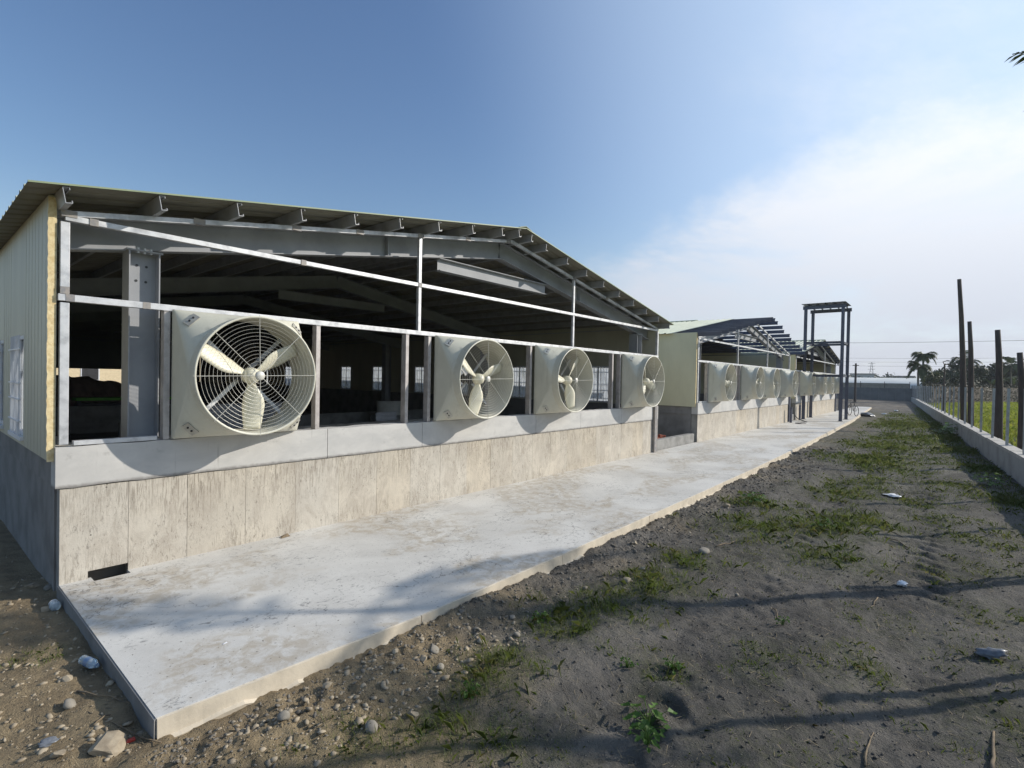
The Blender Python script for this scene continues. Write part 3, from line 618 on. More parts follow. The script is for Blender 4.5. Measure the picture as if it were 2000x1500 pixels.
# ------------------------------------------------------------------ exhaust fans
FH = 1.425; RR = .672; DEP = .56
NECK = .41
def corner_of(q): return Vector(((FH/2-.004)*(1 if q in (0,3) else -1), -.05, FH/2+(FH/2-.004)*(1 if q in (0,1) else -1)))
def loft(a, s):                                    # square-to-round hood: rulings run from each corner to its quarter of the neck
    q = int((a % (2*math.pi))//(math.pi/2)); c = corner_of(q)
    return c.lerp(Vector((RR*math.cos(a), -NECK, FH/2+RR*math.sin(a))), s)
def make_fan():
    F_ = empty('exhaust_fan')
    hb = MB(); K = 20; sl = [.02,.12,.3,.5,.7,.85,1.0]
    for q in range(4):                             # corner cones
        vs = []; fs = []; n = len(sl)
        for i in range(K+1):
            a = q*math.pi/2+math.pi/2*min(.9999, i/K); a = min(a, (q+1)*math.pi/2-1e-6)
            vs += [loft(a, t) for t in sl]
        for i in range(K):
            for k in range(n-1): fs.append((i*n+k, (i+1)*n+k, (i+1)*n+k+1, i*n+k+1))
        fs.append(tuple(i*n for i in range(K, -1, -1)))
        hb.add(vs, fs)
        # flat side between this corner and the next, meeting at the tangent point
        a = (q+1)*math.pi/2; P_ = Vector((RR*math.cos(a), -NECK, FH/2+RR*math.sin(a))); c0, c1 = corner_of(q), corner_of((q+1) % 4); vs = []; fs = []
        for t in sl: vs += [c0.lerp(P_, t), c1.lerp(P_, t)] if t < 1 else [P_, P_]
        hb.add(vs[:-1], [(k*2, k*2+1, k*2+3, k*2+2) for k in range(n-2)]+[(2*n-4, 2*n-3, 2*n-2)])
        e0, e1 = Vector((c0.x, 0, c0.z)), Vector((c1.x, 0, c1.z)); hb.add([e0, e1, c1, c0, vs[0], vs[1]], [(0,1,2,3),(3,2,5,4)])
    seg = 96; vs = []; fs = []
    prof = [(RR,-NECK),(RR,-.48),(RR,-DEP),(RR-.02,-DEP+.004),(RR-.026,-.3),(RR-.028,-.02),(RR+.02,-.004)]; n = len(prof)
    hb.lathe(prof, (0,0,FH/2), 'y', seg)
    bk = [(-1,-1),(1,-1),(1,1),(-1,1)]
    h = hb.build('housing', M['frp'], F_, smooth=True)
    import bmesh
    bm = bmesh.new(); bm.from_mesh(h.data); bmesh.ops.remove_doubles(bm, verts=bm.verts, dist=.0008); bmesh.ops.recalc_face_normals(bm, faces=bm.faces); bm.to_mesh(h.data); bm.free()
    e = h.modifiers.new('split', 'EDGE_SPLIT'); e.split_angle = R(30)
    MB().ring((0,-DEP,FH/2), RR-.008, .013, 'y', 96, 8).build('rim', M['frp'], F_, smooth=True)
    for q in range(4):                             # latch plates on the four corners of the hood
        a = math.pi/4+q*math.pi/2; s = .50
        p = loft(a, s); da = (loft(a+.03, s)-loft(a-.03, s)).normalized(); ds = (loft(a, s+.05)-loft(a, s-.05)).normalized(); nn = da.cross(ds).normalized()
        if nn.dot(Vector((math.cos(a), -.6, math.sin(a)))) < 0: nn = -nn
        pl = MB(); w, l = .045, .075
        pts = [p+da*(sa*l)+ds*(sb*w)+nn*t for t in (.0, .010) for sa, sb in ((-1,-1),(1,-1),(1,1),(-1,1))]
        pl.add(pts, [(3,2,1,0),(4,5,6,7),(0,1,5,4),(1,2,6,5),(2,3,7,6),(3,0,4,7)])
        plo = pl.build('latch_plate', M['zinc'], h)
        for sa in (-.030, .022):
            b = MB(); c = p+da*sa+nn*.010; b.tube([c, c+nn*.010], .011, 8); b.build('bolt', M['dark'], plo)
    # guard of concentric wires with eight spokes
    g = MB(); r = .085
    while r < RR-.02: g.ring((0,-DEP-.004,FH/2), r, .0014, 'y', 56, 4); r += .0405
    g.build('guard', M['wire'], F_)
    for q in range(8):
        a = q*math.pi/4+.02; c = Vector((0,-DEP-.009,FH/2)); d = Vector((math.cos(a),0,math.sin(a)))
        MB().tube([c+d*.05, c+d*(RR+.012)], .0032, 6).build('spoke', M['wire'], F_)
    MB().lathe([(0,-.020),(.035,-.018),(.052,-.008),(.054,.01),(.03,.02),(0,.02)], (0,-DEP-.006,FH/2), 'y', 24).build('guard_cap', M['wire'], F_, smooth=True)
    # hub, blades, motor, cross struts
    MB().lathe([(0,-.10),(.05,-.095),(.085,-.06),(.095,0),(.095,.06),(.0,.06)], (0,-.34,FH/2), 'y', 24).build('hub', M['blade'], F_, smooth=True)
    for q in range(3):
        a0 = R(33+120*q); rad = Vector((math.cos(a0),0,math.sin(a0))); tan = Vector((-math.sin(a0),0,math.cos(a0)))
        nr, nc = 12, 6; vs = []; fs = []
        for i in range(nr+1):
            t = i/nr; rr = .075+(RR-.045-.075)*t
            w = np.interp(t, [0,.12,.3,.5,.75,1], [.085,.12,.215,.245,.215,.175]); off = np.interp(t, [0,.4,1], [0,.02,-.015])
            pit = R(np.interp(t, [0,1], [44,23]))
            for j in range(nc+1):
                c = (j/nc-.5)*w; cam_ = .10*w*(1-(2*j/nc-1)**2)
                vs.append(Vector((0,-.33,FH/2))+rad*rr+tan*((c+off)*math.cos(pit)-cam_*math.sin(pit))+Vector((0,-1,0))*(c*math.sin(pit)+cam_*math.cos(pit)))
        for i in range(nr):
            for j in range(nc): fs.append((i*(nc+1)+j, i*(nc+1)+j+1, (i+1)*(nc+1)+j+1, (i+1)*(nc+1)+j))
        bl = MB().add(vs, fs).build('blade', M['blade'], F_, smooth=True)
        so = bl.modifiers.new('thick', 'SOLIDIFY'); so.thickness = .007
    MB().lathe([(0,-.1),(.085,-.1),(.09,-.08),(.09,.12),(0,.12)], (0,-.10,FH/2), 'y', 20).build('motor', M['dark'], F_, smooth=False)
    for q in range(4):
        a = math.pi/4+q*math.pi/2; d = Vector((math.cos(a),0,math.sin(a))); c = Vector((0,-.10,FH/2))
        MB().beam(c+d*.09, c+d*(RR-.03), .045, .02, (0,1,0)).build('strut', M['galv'], F_)
    return F_
fan0 = make_fan(); first = True
FANS = []
offs = [.925+FH/2, 4.73+FH/2, 7.45+FH/2, 11.19+FH/2]
labels = {0: ['large cream exhaust fan nearest the camera, at the left end of the near barn', 'second cream exhaust fan from the left on the near barn', 'third cream exhaust fan from the left on the near barn', 'fourth cream exhaust fan, beside the right corner of the near barn'],
          1: ['leftmost exhaust fan on the second barn', 'second exhaust fan from the left on the second barn', 'third exhaust fan from the left on the second barn', 'rightmost exhaust fan on the second barn'],
          2: ['leftmost exhaust fan on the far barn behind the steel tower', 'second exhaust fan from the left on the far barn', 'third exhaust fan from the left on the far barn', 'rightmost exhaust fan on the farthest barn']}
for bi, x0 in enumerate((0, 16.65, 31.55)):
    for k, o_ in enumerate(offs):
        f_ = fan0 if first else copy_tree(fan0)
        first = False
        f_.location = (x0+o_, -.006, 1.349); tag(f_, labels[bi][k], 'exhaust fan', 'cream exhaust fans along the barn fronts')
        rot_ = (0, 12, -16, 50, 40, 20, 70, 10, 0, 30, 60, 90)[bi*4+k]
        if rot_:
            Mr = Matrix.Translation((0,0,FH/2)) @ Matrix.Rotation(R(rot_), 4, 'Y') @ Matrix.Translation((0,0,-FH/2))
            for c in f_.children:
                if c.name.startswith('blade'): c.matrix_local = Mr

# ------------------------------------------------------------------ things inside the near barn
def thing_box(name, label, cat, mat, boxes, loc=(0,0,0), bevel=.01, group=None, rz=0):
    b = MB()
    for q in boxes: b.box(*q)
    o = b.build(name, M[mat], None, loc, bevel=bevel); o.rotation_euler.z = rz
    return tag(o, label, cat, group)
thing_box('pen_wall', 'long low concrete pen wall right behind the fan openings', 'pen wall', 'greyconc', [(1.6,12.2,5.0,5.14,.1,.86)], group='pen walls inside the near barn')
thing_box('pen_wall', 'low concrete pen wall across the middle of the barn interior', 'pen wall', 'greyconc', [(2.5,12.2,9.0,9.14,.1,.80)], group='pen walls inside the near barn')
thing_box('pen_wall', 'low concrete pen wall deep inside the dark barn', 'pen wall', 'greyconc', [(1.2,9.0,14.0,14.14,.1,.95)], group='pen walls inside the near barn')
tb = MB(); k = 12; vs = []; fs = []
for i in range(k+1):
    a = math.pi*(-.15+1.3*i/k); vs += [(.55*math.cos(a), -.35*math.sin(a), 0), (.58*math.cos(a), -.38*math.sin(a), .48), (.54*math.cos(a), -.34*math.sin(a), .48)]
for i in range(k): fs += [(i*3,i*3+3,i*3+4,i*3+1),(i*3+1,i*3+4,i*3+5,i*3+2)]
tag(tb.add(vs, fs).build('trough', M['tub'], None, (9.9, 8.0, .75), smooth=True), 'curved pale trough end standing on the pen wall inside the barn', 'trough')
MBs = MB().box(9.3,10.5,7.7,8.4,.1,.75); tag(MBs.build('plinth_block', M['greyconc']), 'concrete block under the pale trough inside the barn', 'block')
def corr_sheet(name, label, x0, x1, z0, z1, y, lean):
    b = MB(); prof = []; n = 10; h = (z1-z0)/n
    for i in range(n): prof += [(z0+h*i, 0), (z0+h*(i+.65), 0), (z0+h*(i+.75), .025), (z0+h*(i+.95), .025)]
    prof.append((z1, 0)); k = len(prof)
    vs = [(x, y-o+(z-z0)*lean, z) for x in (x0, x1) for z, o in prof]+[(x, y-o+(z-z0)*lean+.012, z) for x in (x0, x1) for z, o in prof]
    fs = [(i, i+1, k+i+1, k+i) for i in range(k-1)]+[(2*k+i, 3*k+i, 3*k+i+1, 2*k+i+1) for i in range(k-1)]+[(i, 2*k+i, 2*k+i+1, i+1) for i in range(k-1)]+[(k+i, k+i+1, 3*k+i+1, 3*k+i) for i in range(k-1)]+[(0,k,3*k,2*k),(k-1,3*k-1,4*k-1,2*k-1)]
    tag(b.add(vs, fs).build(name, M['sheet']), label, 'metal sheet', 'metal sheets leaning inside the barn')
corr_sheet('metal_sheet', 'ribbed grey metal sheet seen through the nearest fan blades', 4.0, 5.9, .1, 1.28, 7.6, .08)
corr_sheet('metal_sheet', 'ribbed grey metal sheet leaning just left of the second fan', 7.6, 8.3, .1, 1.05, 5.6, .08)
tp = MB(); nx_, nz_ = 24, 8; vs = []; fs = []
for i in range(nx_+1):
    for j in range(nz_+1):
        u, v = i/nx_, j/nz_; top = 1.82-.45*max(0, u-.35)+.05*math.sin(u*17); z = .12+(top-.12)*v
        vs.append((2.9+2.2*u+.05*math.sin(j*2.1+i), 20-.5*(1-v)+.10*math.sin(u*31+v*4)*(1-v*.5), z))
for i in range(nx_):
    for j in range(nz_): a = i*(nz_+1)+j; fs.append((a, a+nz_+1, a+nz_+2, a+1))
o = tag(MB().add(vs, fs).build('tarpaulin', M['tarp'], smooth=True), 'brown tarpaulin draped over a heap deep inside the near barn', 'tarpaulin'); o.modifiers.new('thick', 'SOLIDIFY').thickness = .02
tag(MB().box(3.0,5.0,20.15,21.2,.1,1.35).build('covered_pallet_load', M['stone2'], bevel=.03), 'load of boxes hidden under the brown tarpaulin', 'load')
gb = empty('feed_bench', (0,0,0)); tag(gb, 'bench with a bright green top edge inside the near barn', 'bench')
MB().box(2.8,5.6,15.6,16.3,1.04,1.13).build('bench_top', M['green'], gb)
for xx in (2.9, 4.2, 5.5): MB().box(xx-.05,xx+.05,15.65,15.75,.1,1.04).build('leg', M['dark'], gb)
MB().box(2.85,5.55,15.8,16.2,.12,.95).build('panel', M['dark'], gb)
fs_ = tag(empty('rear_house', (0,46,0)), 'cream house beyond the open rear of the near barn', 'house')
MB().box(-2,20,0,6,-.2,4.2).build('wall', M['cream'], fs_)
for k in range(5):
    w = MB().box(1.5+3.4*k,2.7+3.4*k,-.03,.01,1.2,2.4).build('window', M['white'], fs_); MB().box(1.58+3.4*k,2.62+3.4*k,-.04,-.031,1.28,2.32).build('pane', M['dark'], w)

# ------------------------------------------------------------------ gap between the barns
thing_box('low_wall', 'low grey concrete wall closing the gap between first and second barn', 'wall', 'greyconc', [(LEN+.02,16.55,.06,.26,-.3,.30)], bevel=.015)
thing_box('low_wall', 'low grey concrete wall closing the gap between second and third barn', 'wall', 'greyconc', [(16.65+LEN+.02,31.45,.06,.26,-.3,.34)], bevel=.015)
bm_ = MB().box(-.11,.11,-.055,.055,-.03,.03).mesh('brick', M['brick']); pile = tag(empty('brick_pile', (14.9, .75, .1)), 'heap of red bricks behind the low wall between the barns', 'bricks')
for k in range(46):
    lv = k//18; o = link('brick', bm_, pile, (rnd.uniform(-.75,.75)*(1-.28*lv), rnd.uniform(-.3,.3)*(1-.25*lv), .03+lv*.065+rnd.uniform(0,.02)))
    o.rotation_euler = (rnd.uniform(-.2,.2), rnd.uniform(-.2,.2), rnd.uniform(0,3.1))
MB().box(-1.4,1.4,-.45,1.6,-.5,0).build('rubble_bed', M['darkconc'], pile)
hs = MB().tube([(31.2,-.05,.28),(31.1,-.25,.10),(30.9,-.55,.03),(30.4,-.8,.022),(29.6,-.7,.022),(28.9,-.55,.022),(28.7,-.75,.022),(29.3,-.95,.022)], .022, 8)
tag(hs.build('water_hose', M['hose'], smooth=True), 'black hose looping over the low wall onto the apron', 'hose')
thing_box('steel_stake', 'short dark steel stake beside the right end of the second barn', 'stake', 'steelblue', [(-.05,.05,-.05,.05,0,.82)], (29.3,-.25,0))
thing_box('steel_stake', 'short dark steel stake left of the steel tower', 'stake', 'steelblue', [(-.05,.05,-.05,.05,0,.86)], (31.9,-.16,0))

# ------------------------------------------------------------------ steel tower
T_ = tag(empty('steel_tower', (32.9,-1.98,0)), 'tall open steel tower frame standing across the apron', 'tower')
TX, TY, TH = 2.1, 1.84, 6.35
for x in (0, TX):
    for y in (0, TY):
        p = MB().extr(I_PROF(.15,.15,.010,.007), (x,y,0), (x,y,TH), (0,1,0), (1,0,0)).build('post', M['steelblue'], T_)
        MB().box(x-.12,x+.12,y-.12,y+.12,.001,.018).build('base_plate', M['steelblue'], p)
for z in (2.55, 4.42):
    for x in (0, TX): MB().extr(I_PROF(.08,.12), (x,.08,z), (x,TY-.08,z), (1,0,0), (0,0,1)).build('cross_beam', M['steelblue'], T_)
    for y in (0, TY): MB().extr(I_PROF(.07,.10), (.08,y,z), (TX-.08,y,z), (0,1,0), (0,0,1)).build('side_beam', M['galv' if z > 9 else 'steelblue'], T_)
for x in (0, TX): MB().extr(I_PROF(.10,.20), (x,-.15,TH+.101), (x,TY+.15,TH+.101), (1,0,0), (0,0,1)).build('top_beam', M['steelblue'], T_)
for k in range(5): MB().extr(C_PROF(.05,.12), (-.06, .05+k*.42, TH+.203), (TX+.06, .05+k*.42, TH+.203), (0,1,0), (0,0,1)).build('joist', M['steelblue'], T_)
prof = []; y = -.12
while y < TY+.1: prof += [(y,0),(y+.12,0),(y+.14,.004),(y+.18,.004)]; y += .2
prof.append((y,0)); k = len(prof); MB().add([(x, y_, TH+.33+o) for x in (-.08, TX+.08) for y_, o in prof], [(i,i+1,k+i+1,k+i) for i in range(k-1)]).build('deck', M['steelblue'], T_)
ld = MB()
for y in (-.14,-.10): ld.beam((TX+.06,y,0),(TX+.06,y,TH),.012,.012)
ld.build('cable_run', M['galv'], T_)

# annex post and bracket at the far barn
an = tag(empty('canopy_frame', (45.3,-.1,0)), 'dark steel canopy post and arm beside the far barn', 'canopy frame')
MB().extr(I_PROF(.15,.15), (1.0,0,-.1), (1.0,0,3.5), (0,1,0), (1,0,0)).build('post', M['steelblue'], an)
MB().extr(I_PROF(.12,.25), (-.6,0,3.62), (1.15,0,3.62), (0,1,0), (0,0,1)).build('arm', M['steelblue'], an)

# ------------------------------------------------------------------ boundary fence
FA = math.atan(.0706); fe = tag(empty('boundary_fence', (0,-8.98,0), FA), 'low rendered wall with bare zinc posts along the right side of the yard', 'fence')
fl = MB(); fl.box(-6, 94, -.26, 0, -.5, .42).build('base_wall', M['fwall'], fe)
cpm = MB().box(0,.985,-.275,.018,.4205,.50)
import bmesh
cm = cpm.mesh('coping_block', M['coping'])
for k in range(-6, 78):
    o = link('coping_block', cm, fe, (k*1.0+.006, rnd.uniform(-.008,.008), rnd.uniform(-.003,.004))); o.rotation_euler = (0, 0, rnd.uniform(-.006,.006))
pm = MB().box(-.03,.03,-.16,-.10,.44,2.03).box(-.034,.034,-.164,-.096,2.0301,2.045).mesh('post', M['fencepost'])
for k in range(-8, 33):
    s = 16.22+2.42*k
    o = link('post', pm, fe, (s, rnd.uniform(-.01,.01), rnd.uniform(-.012,.012))); o.rotation_euler = (rnd.uniform(-.008,.008), rnd.uniform(-.012,.012), 0)
# wooden poles behind the wall
def pole(base, h, lean, r, label):
    b = Vector(base); top = b+Vector((_r0.x*lean, _r0.y*lean, h)); mid = b.lerp(top, .5)+_r0*.05
    tag(MB().tube([b+Vector((0,0,-.4)), b.lerp(mid,.5), mid, mid.lerp(top,.5)+_r0*.02, top], [r, r*.95, r*.85, r*.75, r*.62], 10).build('wooden_pole', M['wood'], smooth=True), label, 'pole', 'old wooden poles behind the fence')
pole((32.57,-7.18,0), 7.3, -.45, .13, 'tallest leaning wooden pole behind the fence')
pole((30.06,-7.36,0), 5.0, -.2, .12, 'mid-height wooden pole just right of the tallest pole')
pole((22.78,-7.87,0), 4.0, -.14, .115, 'shorter wooden pole standing apart, third behind the fence')
pole((18.97,-8.14,0), 3.05, -.15, .10, 'shortest wooden pole, at the right edge of the picture')
pole((6.6,-8.95,0), 4.3, -.1, .055, 'wooden pole near the camera whose shadow crosses the yard')

# ------------------------------------------------------------------ vegetation builders
def leaf_cloud(centers, radii, count, size, seed, flat=.6):
    rs = np.random.RandomState(seed); C_ = np.array(centers, float); Rr = np.array(radii, float)
    if Rr.ndim == 1: Rr = np.repeat(Rr[:,None], 3, 1)
    w = Rr.prod(1)**(2/3); idx = rs.choice(len(C_), count, p=w/w.sum())
    d = rs.normal(size=(count,3)); d /= np.linalg.norm(d, axis=1)[:,None]; rad = rs.rand(count)**.45
    P_ = C_[idx]+d*rad[:,None]*Rr[idx]*(.85+.35*rs.rand(count)[:,None])
    n_ = d+rs.normal(size=(count,3))*.8; n_ /= np.linalg.norm(n_, axis=1)[:,None]
    t_ = np.cross(n_, rs.normal(size=(count,3))); t_ /= np.linalg.norm(t_, axis=1)[:,None]; b_ = np.cross(n_, t_)
    s_ = size*(.6+.8*rs.rand(count))[:,None]
    V = np.stack([P_-t_*s_, P_-b_*s_*flat*.6, P_+t_*s_, P_+b_*s_*flat*.6], 1).reshape(-1,3)
    return V, np.arange(count*4).reshape(-1,4)
def tree(name, label, base, h, rx, ry, mat, count, size, seed, cat='tree', group=None, trunk=True, nclump=14, low=.25):
    rs = random.Random(seed); o = tag(empty(name, base), label, cat, group); cs = []; rr = []
    for k in range(nclump):
        a = rs.uniform(0, 6.28); q = rs.random()**.5; z = h*rs.uniform(low, .9); sh = 1-.55*abs((z/h-.55)/.5)
        cs.append((rx*q*math.cos(a)*sh, ry*q*math.sin(a)*sh, z)); e = rs.uniform(.16,.30)*min(h, 2*max(rx, ry)); rr.append((e, e, e*.75))
    if trunk:
        t = MB().tube([(0,0,-.3),(.05*h*.1,0,h*.25),(.02*h,.02*h,h*.55)], [.035*h,.026*h,.012*h], 8)
        for c in cs[:7]: t.tube([(0,0,h*.25), (c[0]*.5,c[1]*.5,(h*.25+c[2])*.5+.05*h), c], [.018*h,.011*h,.005*h], 5)
        t.build('trunk', M['bark'], o, smooth=True)
    V, F = leaf_cloud(cs, rr, count, size, seed); link('crown', fast_mesh('crown', V, F, mat), o)
    return o
def frond(mb, base, az, length, rise, droop, leaf, nl, rs, width=.05):
    pts = []; d = Vector((math.cos(az), math.sin(az), 0))
    for i in range(9):
        t = i/8; pts.append(Vector(base)+d*(length*(t-.14*t*t*droop))+Vector((0,0,length*(rise*t-droop*t*t))))
    mb.tube(pts, [.022*length/2*(1-.8*i/8) for i in range(9)], 4)
    for i in range(nl):
        t = .14+.86*i/nl; q = t*8; k = min(7, int(q)); p = pts[k].lerp(pts[k+1], q-k); ax = (pts[k+1]-pts[k]).normalized(); sd = ax.cross(Vector((0,0,1))).normalized(); up = sd.cross(ax)
        ln = leaf*math.sin(math.pi*min(.93,(t*.75+.18)))*rs.uniform(.85,1.12)
        for s in (-1, 1):
            dr = (sd*s*.8+ax*(.5+.5*t)+Vector((0,0,-rs.uniform(.15,.5)))+up*.18).normalized(); wv = ax*width*rs.uniform(.8,1.2)
            m1 = p+dr*ln*.5; tip = p+dr*ln+Vector((0,0,-ln*rs.uniform(.08,.25)))
            mb.add([p-wv*.4, p+wv*.4, m1+wv*.55, tip, m1-wv*.55], [(0,1,2,3,4)])
def palm(label, base, h, nf, flen, leaf, seed, nl=26, r=.09, cat='palm', group='areca palms beyond the fence', width=.05, mat='palmleaf', az0=0, dr=(.35,1.0), ri=(.35,1.25)):
    rs = random.Random(seed); o = tag(empty('palm_tree', base), label, cat, group)
    MB().tube([(0,0,-.3),(.02*h,0,h*.4),(.01*h,.01*h,h*.8),(0,0,h)], [r*1.25,r,r*.9,r*.8], 10).build('trunk', M['trunk'], o, smooth=True)
    for k in range(nf):
        f_ = MB(); frond(f_, (0,0,h-.03), az0+k*2.399+rs.uniform(-.2,.2), flen*rs.uniform(.85,1.1), rs.uniform(*ri)*(1-.5*k/nf), rs.uniform(*dr), leaf, nl, rs, width)
        f_.build('frond', M[mat], o)
    return o
# palm whose frond tips hang into the upper right corner and shade the apron
NP = tag(empty('palm_tree', (9.84,-9.5,-.1)), 'tall palm by the fence, frond tips at the upper right edge', 'palm')
MB().tube([(0,0,-.3),(.12,0,2.2),(.06,.03,4.4),(0,0,5.65)], [.10,.075,.07,.065], 10).build('trunk', M['trunk'], NP, smooth=True)
rs_ = random.Random(21)
for az, ln, ri_, dr_ in ((131,3.16,.44,.42),(127,3.24,.66,.42),(10,2.4,.3,.8),(250,2.4,.4,.8),(320,2.4,.4,.8)):
    f_ = MB(); frond(f_, (0,0,5.6), R(az), ln, ri_, dr_, .55, 34, rs_, .045); f_.build('frond', M['palmleaf'], NP)
AP = dict(nl=20, r=.12, width=.15, ri=(.5,2.0), dr=(.8,1.4))
palm('taller areca palm of the pair at the far end of the fence', (82,-4.13,-.1), 5.9, 15, 1.6, .7, 31, **AP)
palm('lower areca palm with drooping fronds at the far end of the fence', (80,-3.72,-.1), 4.4, 16, 1.7, .7, 32, nl=20, r=.12, width=.15, ri=(.3,1.8), dr=(1.0,1.7))
palm('areca palm rising behind the two tall wooden poles', (98,-8.4,-.1), 5.7, 9, 2.3, .9, 33, **AP)
palm('areca palm above the hedge at the right edge', (103,-13.5,-.1), 5.3, 10, 2.1, .85, 34, **AP)
tree('bushy_tree', 'thin light-leaved tree beside the two far palms', (84,-4.75,-.1), 4.7, 1.2, 1.2, M['leafmid'], 700, .20, 41, group='trees beyond the fence', nclump=12)
tree('bushy_tree', 'broad dark tree behind the tallest wooden poles', (97,-7.9,-.1), 5.5, 3.6, 3.2, M['leafdark'], 5200, .26, 42, group='trees beyond the fence', nclump=26, low=.1)
tree('bushy_tree', 'dark rounded tree left of the tall poles', (90,-5.4,-.1), 4.0, 2.6, 1.7, M['leafdark'], 3600, .22, 43, group='trees beyond the fence', nclump=18, low=.1)
tree('bushy_tree', 'dark tree between the poles and the banana plants', (104,-10.8,-.1), 5.0, 3.0, 2.6, M['leafdark'], 4200, .25, 44, group='trees beyond the fence', nclump=20, low=.1)
tree('bushy_tree', 'low dark tree behind the hedge at the right edge', (110,-15.5,-.1), 4.4, 3.6, 3.4, M['leafdark'], 4200, .25, 45, group='trees beyond the fence', nclump=20, low=.1)
tree('bushy_tree', 'dark tree between the far palms and the broad dark tree', (94,-6.4,-.1), 4.6, 2.6, 2.2, M['leafdark'], 4000, .25, 46, group='trees beyond the fence', nclump=20, low=.1)
tree('bushy_tree', 'dark spreading tree behind the banana plants', (109,-12.6,-.1), 5.6, 3.2, 3.0, M['leafdark'], 4600, .27, 47, group='trees beyond the fence', nclump=22, low=.1)
def banana(label, base, h, seed):
    rs = random.Random(seed); o = tag(empty('banana_plant', base), label, 'banana plant', 'banana plants behind the hedge')
    MB().tube([(0,0,-.2),(0,0,h*.5)], [.14,.09], 8).build('stem', M['leafmid'], o, smooth=True)
    for k in range(8):
        a = k*2.4+rs.uniform(-.3,.3); d = Vector((math.cos(a), math.sin(a), 0)); sd = Vector((-d.y, d.x, 0)); ln = h*.6*rs.uniform(.8,1.1); vs = []; fs = []
        for i in range(8):
            t = i/7; c = Vector((0,0,h*.48))+d*(ln*t*.6)+Vector((0,0,ln*(1.1*t-.75*t*t))); w = .24*math.sin(math.pi*min(.97, .08+t*.92))
            vs += [c-sd*w-Vector((0,0,w*.4)), c, c+sd*w-Vector((0,0,w*.4))]
        for i in range(7): fs += [(i*3,i*3+1,i*3+4,i*3+3),(i*3+1,i*3+2,i*3+5,i*3+4)]
        MB().add(vs, fs).build('leaf', M['banana'], o, smooth=True)
for k, (x, y, h) in enumerate(((100,-11.4,4.6),(104,-12.6,5.2),(106,-13.9,4.8))):
    banana(('banana plant beside the third wooden pole', 'tallest banana plant between hedge and dark trees', 'rightmost banana plant above the hedge')[k], (x,y,-.1), h, 60+k)
# clipped hedge across the far side of the field
hd = tag(empty('hedge', (0,0,0)), 'long dark clipped hedge across the far side of the field', 'hedge')
p0, p1 = Vector((77.0,-4.6,0)), Vector((118,-19,0)); cs = []; rr = []
for i in range(46):
    c = p0.lerp(p1, i/45); cs += [(c.x, c.y, .5), (c.x, c.y, 1.35), (c.x, c.y, 2.05+rnd.uniform(-.08,.08))]; rr += [(.8,.8,.6)]*2+[(.8,.8,.42)]
V, F = leaf_cloud(cs, rr, 16000, .14, 71); link('foliage', fast_mesh('foliage', V, F, M['hedge']), hd)
hb = MB(); d = (p1-p0).normalized(); nn = Vector((-d.y, d.x, 0)); hb.beam(p0+Vector((0,0,1.0)), p1+Vector((0,0,1.0)), .9, 2.0); hb.build('inner_branches', M['bark'], hd)

# field grass beyond the fence
rs = np.random.RandomState(5)
def blades(px, py, h, wid, lean, seed, zf):
    r_ = np.random.RandomState(seed); n = len(px); a = r_.rand(n)*6.283; l_ = lean*(.3+r_.rand(n)); z = zf(px, py)-.01
    dx, dy = np.cos(a), np.sin(a); b = a+1.57+r_.normal(size=n)*.3; wx, wy = np.cos(b)*wid, np.sin(b)*wid
    base = np.stack([px,py,z],1); side = np.stack([wx,wy,np.zeros(n)],1)
    mid = base+np.stack([dx*l_*h*.35, dy*l_*h*.35, h*.6],1); tip = base+np.stack([dx*l_*h, dy*l_*h, h*(1-.35*l_)],1)
    V = np.stack([base-side, base+side, mid+side*.7, tip, mid-side*.7],1).reshape(-1,3)
    return V, np.arange(n*5).reshape(-1,5)
n = 34000; t = rs.rand(n)**1.7; px = 12+t*82; w = rs.rand(n); fy = FENCE(px); py = fy-.45-w*(.25*px+3)
V, F = blades(px, py, .10+.16*rs.rand(n)+.002*px, .006+.00035*px, .7, 6, gh)
tag(link('field_grass', fast_mesh('field_grass', V, F, M['fieldgrass'])), 'yellow-green grass field beyond the fence', 'grass', kind='stuff')
# grass patches in the yard
PX, PY, HH, WW = [], [], [], []
for (x, y, r, d) in GRASS:
    dist = max(1.5, math.hypot(x+1, y+6.54)); nb = int(d*(2700*r**1.35 if dist < 12 else 3000*r/max(1, dist/14)))
    nb = min(nb, 4200); nclump = max(4, int(nb/26)); cxs = rs.standard_t(4, nclump)*r*.58+x; cys = rs.standard_t(4, nclump)*r*.58*(1 if dist < 12 else .6)+y
    ci = rs.randint(0, nclump, nb); sp = .035+.004*dist
    PX.append(cxs[ci]+rs.normal(size=nb)*sp); PY.append(cys[ci]+rs.normal(size=nb)*sp); HH.append((.018+.085*rs.rand(nb)**1.6*min(1.2, d))*(1+.025*dist)); WW.append(np.full(nb, .0007+.00019*dist))
# thin scatter everywhere
nb = 7000; px = -.2+rs.rand(nb)**1.5*26; py = -3.5-rs.rand(nb)*(4.6-.05*px); PX.append(px); PY.append(py); HH.append(.010+.025*rs.rand(nb)); WW.append(.0007+.00016*np.abs(px))
